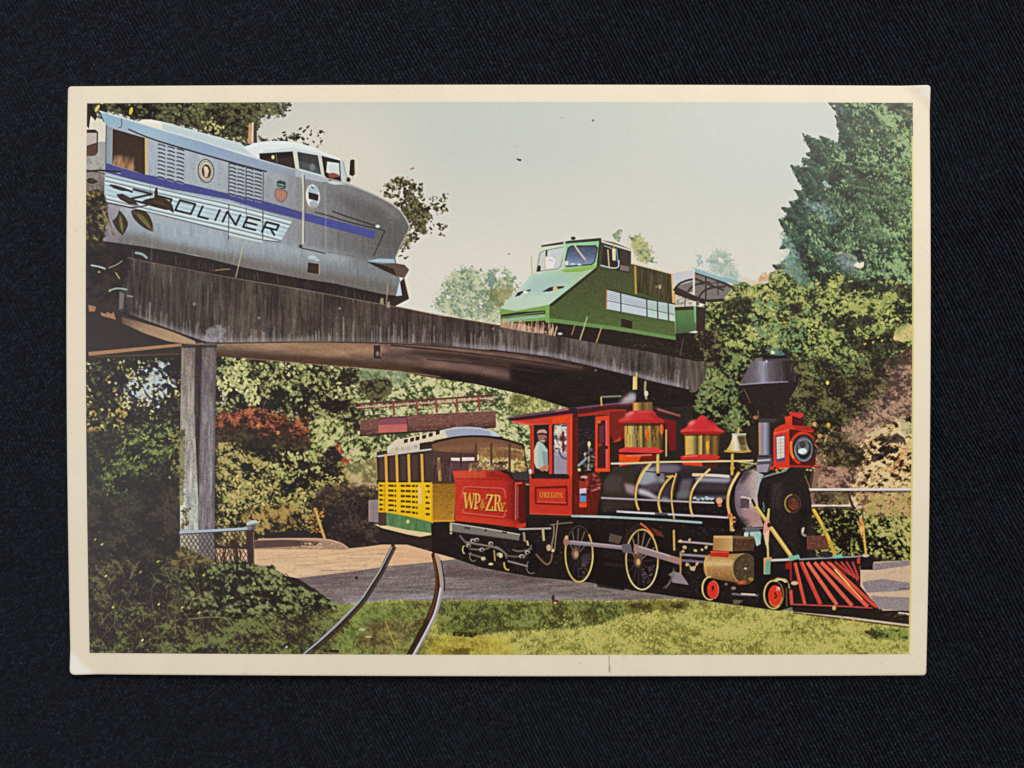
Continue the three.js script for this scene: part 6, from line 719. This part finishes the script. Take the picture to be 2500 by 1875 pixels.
// ---------------------------------------------------------------- the postcard: a slightly curled sheet of aged card with the picture printed on its face
{
  const W = 0.1524, H = 0.1045, THICK = 0.00032, ROUND = 0.0006;
  const card = tag(new THREE.Group(), 'postcard', 'cream bordered colour postcard of trains on a bridge, lying on black cloth', 'postcard');
  card.rotation.y = -0.00041;
  // height of the face: the card domes a little and its lower left and upper right corners are bent
  const face = (x, z) => {
    const a = x / W, b = z / H, bl = Math.max(0, (z - x) - (H / 2 + W / 2 - 0.0045)), tr = Math.max(0, (x - z) - (H / 2 + W / 2 - 0.0048));
    return 0.00095 * (1 - 4 * b * b) + 0.00074 * (1 - 4 * a * a) + 0.00035 + bl * 0.1 + tr * 0.1;
  };
  const steps = (half, extra) => { const s = new Set([0, ...extra]); for (let i = 1; i <= 20; i++) s.add((half - 0.0016) * (i / 20)); for (const d of [0, 0.00008, 0.0002, 0.0005, 0.0009, 0.0012]) s.add(half - d); return [...s].flatMap((v) => (v ? [-v, v] : [0])).sort((p, q) => p - q); };
  const xs = steps(W / 2, [0.0752, 0.0745, 0.0738, 0.073, 0.0725, 0.0715, 0.07]), zs = steps(H / 2, [0.0512, 0.0505, 0.0498, 0.0492, 0.0485, 0.0475]);
  const nx = xs.length, nz = zs.length, pos = [], uv = [], index = [];
  const inset = (x, z) => {                                                             // round the corners, and nick the worn ones a little more
    const r = x < 0 && z > 0 ? ROUND * 1.5 : ROUND, dx = Math.abs(x) - (W / 2 - r), dz = Math.abs(z) - (H / 2 - r);
    if (dx <= 0 || dz <= 0) return [x, z];
    const l = Math.hypot(dx, dz), k = l > 1e-9 ? Math.max(dx, dz) / l : 1;
    return [Math.sign(x) * (W / 2 - r + dx * k), Math.sign(z) * (H / 2 - r + dz * k)];
  };
  for (const z of zs) for (const x of xs) {
    const [px, pz] = inset(x, z), rim = Math.min(W / 2 - Math.abs(x), H / 2 - Math.abs(z)), soft = rim < 0.0002 ? (1 - rim / 0.0002) ** 2 * 0.00008 : 0;
    pos.push(px, face(px, pz) - soft, pz); uv.push(px / W + 0.5, 0.5 - pz / H);
  }
  for (let j = 0; j + 1 < nz; j++) for (let i = 0; i + 1 < nx; i++) { const a = j * nx + i; index.push(a, a + nx, a + 1, a + 1, a + nx, a + nx + 1); }
  const top = new THREE.BufferGeometry();
  top.setAttribute('position', new THREE.Float32BufferAttribute(pos, 3)); top.setAttribute('uv', new THREE.Float32BufferAttribute(uv, 2)); top.setIndex(index); top.computeVertexNormals();
  // aged stock: faint mottling, a hairline crease, rubbed bent corners whitened, their sheen painted into the colour
  const N = 1024, M = 704, paper = new Uint8Array(N * M * 4), rnd = random(23);
  for (let r = 0; r < M; r++) for (let q = 0; q < N; q++) {
    const X = ((q + 0.5) / N - 0.5) * W, Z = (0.5 - (r + 0.5) / M) * H, o = (r * N + q) * 4, mott = (fbm(X * 160, Z * 160, 51, 3) - 0.5) * 7 + (rnd() - 0.5) * 5 + (fbm(X * 1500, Z * 1500, 53, 2) - 0.5) * 4;
    let c = [241 + mott, 228 + mott, 204 + mott];
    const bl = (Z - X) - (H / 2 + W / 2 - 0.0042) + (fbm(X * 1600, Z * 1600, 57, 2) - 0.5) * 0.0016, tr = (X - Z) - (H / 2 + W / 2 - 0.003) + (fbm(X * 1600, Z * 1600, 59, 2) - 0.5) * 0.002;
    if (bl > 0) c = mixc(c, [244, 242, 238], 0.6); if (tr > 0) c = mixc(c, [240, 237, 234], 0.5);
    if (Math.abs(X - 0.0197 - (Z - 0.049) * 0.05) < 0.00011 && Z > 0.0485 && Z < 0.0515) c = mixc(c, [150, 138, 112], 0.75);
    if (fbm(X * 900, Z * 900, 61, 2) > 0.9) c = mixc(c, [206, 186, 156], 0.3);
    paper[o] = Math.min(255, c[0]); paper[o + 1] = Math.min(255, c[1]); paper[o + 2] = Math.min(255, c[2]); paper[o + 3] = 255;
  }
  const INK = new THREE.Color(0.9, 0.9, 0.9);
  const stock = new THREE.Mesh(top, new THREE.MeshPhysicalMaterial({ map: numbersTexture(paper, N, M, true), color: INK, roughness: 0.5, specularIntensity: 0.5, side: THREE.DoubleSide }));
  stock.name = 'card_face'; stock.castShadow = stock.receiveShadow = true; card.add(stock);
  // cut edge and back of the card
  const loop = []; for (let i = 0; i < nx; i++) loop.push(i); for (let j = 1; j < nz; j++) loop.push(j * nx + nx - 1); for (let i = nx - 2; i >= 0; i--) loop.push((nz - 1) * nx + i); for (let j = nz - 2; j > 0; j--) loop.push(j * nx);
  const ep = [], ei = [];
  for (const k of loop) { const [x, y, z] = pos.slice(k * 3, k * 3 + 3); ep.push(x, y, z, x, y - THICK, z); }
  for (let k = 0; k < loop.length; k++) { const a = k * 2, b = ((k + 1) % loop.length) * 2; ei.push(a, b, a + 1, b, b + 1, a + 1); }
  const base = ep.length / 3; for (let k = 0; k < nx * nz; k++) ep.push(pos[k * 3], pos[k * 3 + 1] - THICK, pos[k * 3 + 2]);
  for (let j = 0; j + 1 < nz; j++) for (let i = 0; i + 1 < nx; i++) { const a = base + j * nx + i; ei.push(a, a + 1, a + nx, a + 1, a + nx + 1, a + nx); }
  const rim = new THREE.BufferGeometry(); rim.setAttribute('position', new THREE.Float32BufferAttribute(ep, 3)); rim.setIndex(ei); rim.computeVertexNormals();
  const edge = new THREE.Mesh(rim, new THREE.MeshStandardMaterial({ color: 0xeae2d4, roughness: 0.9, side: THREE.DoubleSide }));
  edge.name = 'card_back'; edge.castShadow = edge.receiveShadow = true; card.add(edge);
  // the print, a film of ink on the face
  const x0 = -W / 2 + W * 0.0230, x1 = W / 2 - W * 0.0199, z0 = -H / 2 + H * 0.0293, z1 = H / 2 - H * 0.0372, sx = 60, sz = 42, pp = [], pu = [], pi = [];
  for (let j = 0; j <= sz; j++) for (let i = 0; i <= sx; i++) { const x = x0 + (x1 - x0) * (i / sx), z = z0 + (z1 - z0) * (j / sz); pp.push(x, face(x, z) + 0.00003, z); pu.push(i / sx, 1 - j / sz); }
  for (let j = 0; j < sz; j++) for (let i = 0; i < sx; i++) { const a = j * (sx + 1) + i; pi.push(a, a + sx + 1, a + 1, a + 1, a + sx + 1, a + sx + 2); }
  const film = new THREE.BufferGeometry(); film.setAttribute('position', new THREE.Float32BufferAttribute(pp, 3)); film.setAttribute('uv', new THREE.Float32BufferAttribute(pu, 2)); film.setIndex(pi); film.computeVertexNormals();
  const PW = 2048, PH = 1364, ink = printPixels((w, h) => { const c = document.createElement('canvas'); c.width = w; c.height = h; return c; }, PW, PH), flipped = new Uint8Array(ink.length);
  for (let r = 0; r < PH; r++) flipped.set(ink.subarray(r * PW * 4, (r + 1) * PW * 4), (PH - 1 - r) * PW * 4);
  const picture = new THREE.Mesh(film, new THREE.MeshPhysicalMaterial({ map: numbersTexture(flipped, PW, PH, true), color: INK, roughness: 0.4, specularIntensity: 0.5 }));
  picture.name = 'printed_picture'; picture.userData.label = 'printed scene of a red steam train passing under a bridge with monorail trains'; picture.castShadow = picture.receiveShadow = true; card.add(picture);
  scene.add(card);
}
renderer.render(scene, camera);
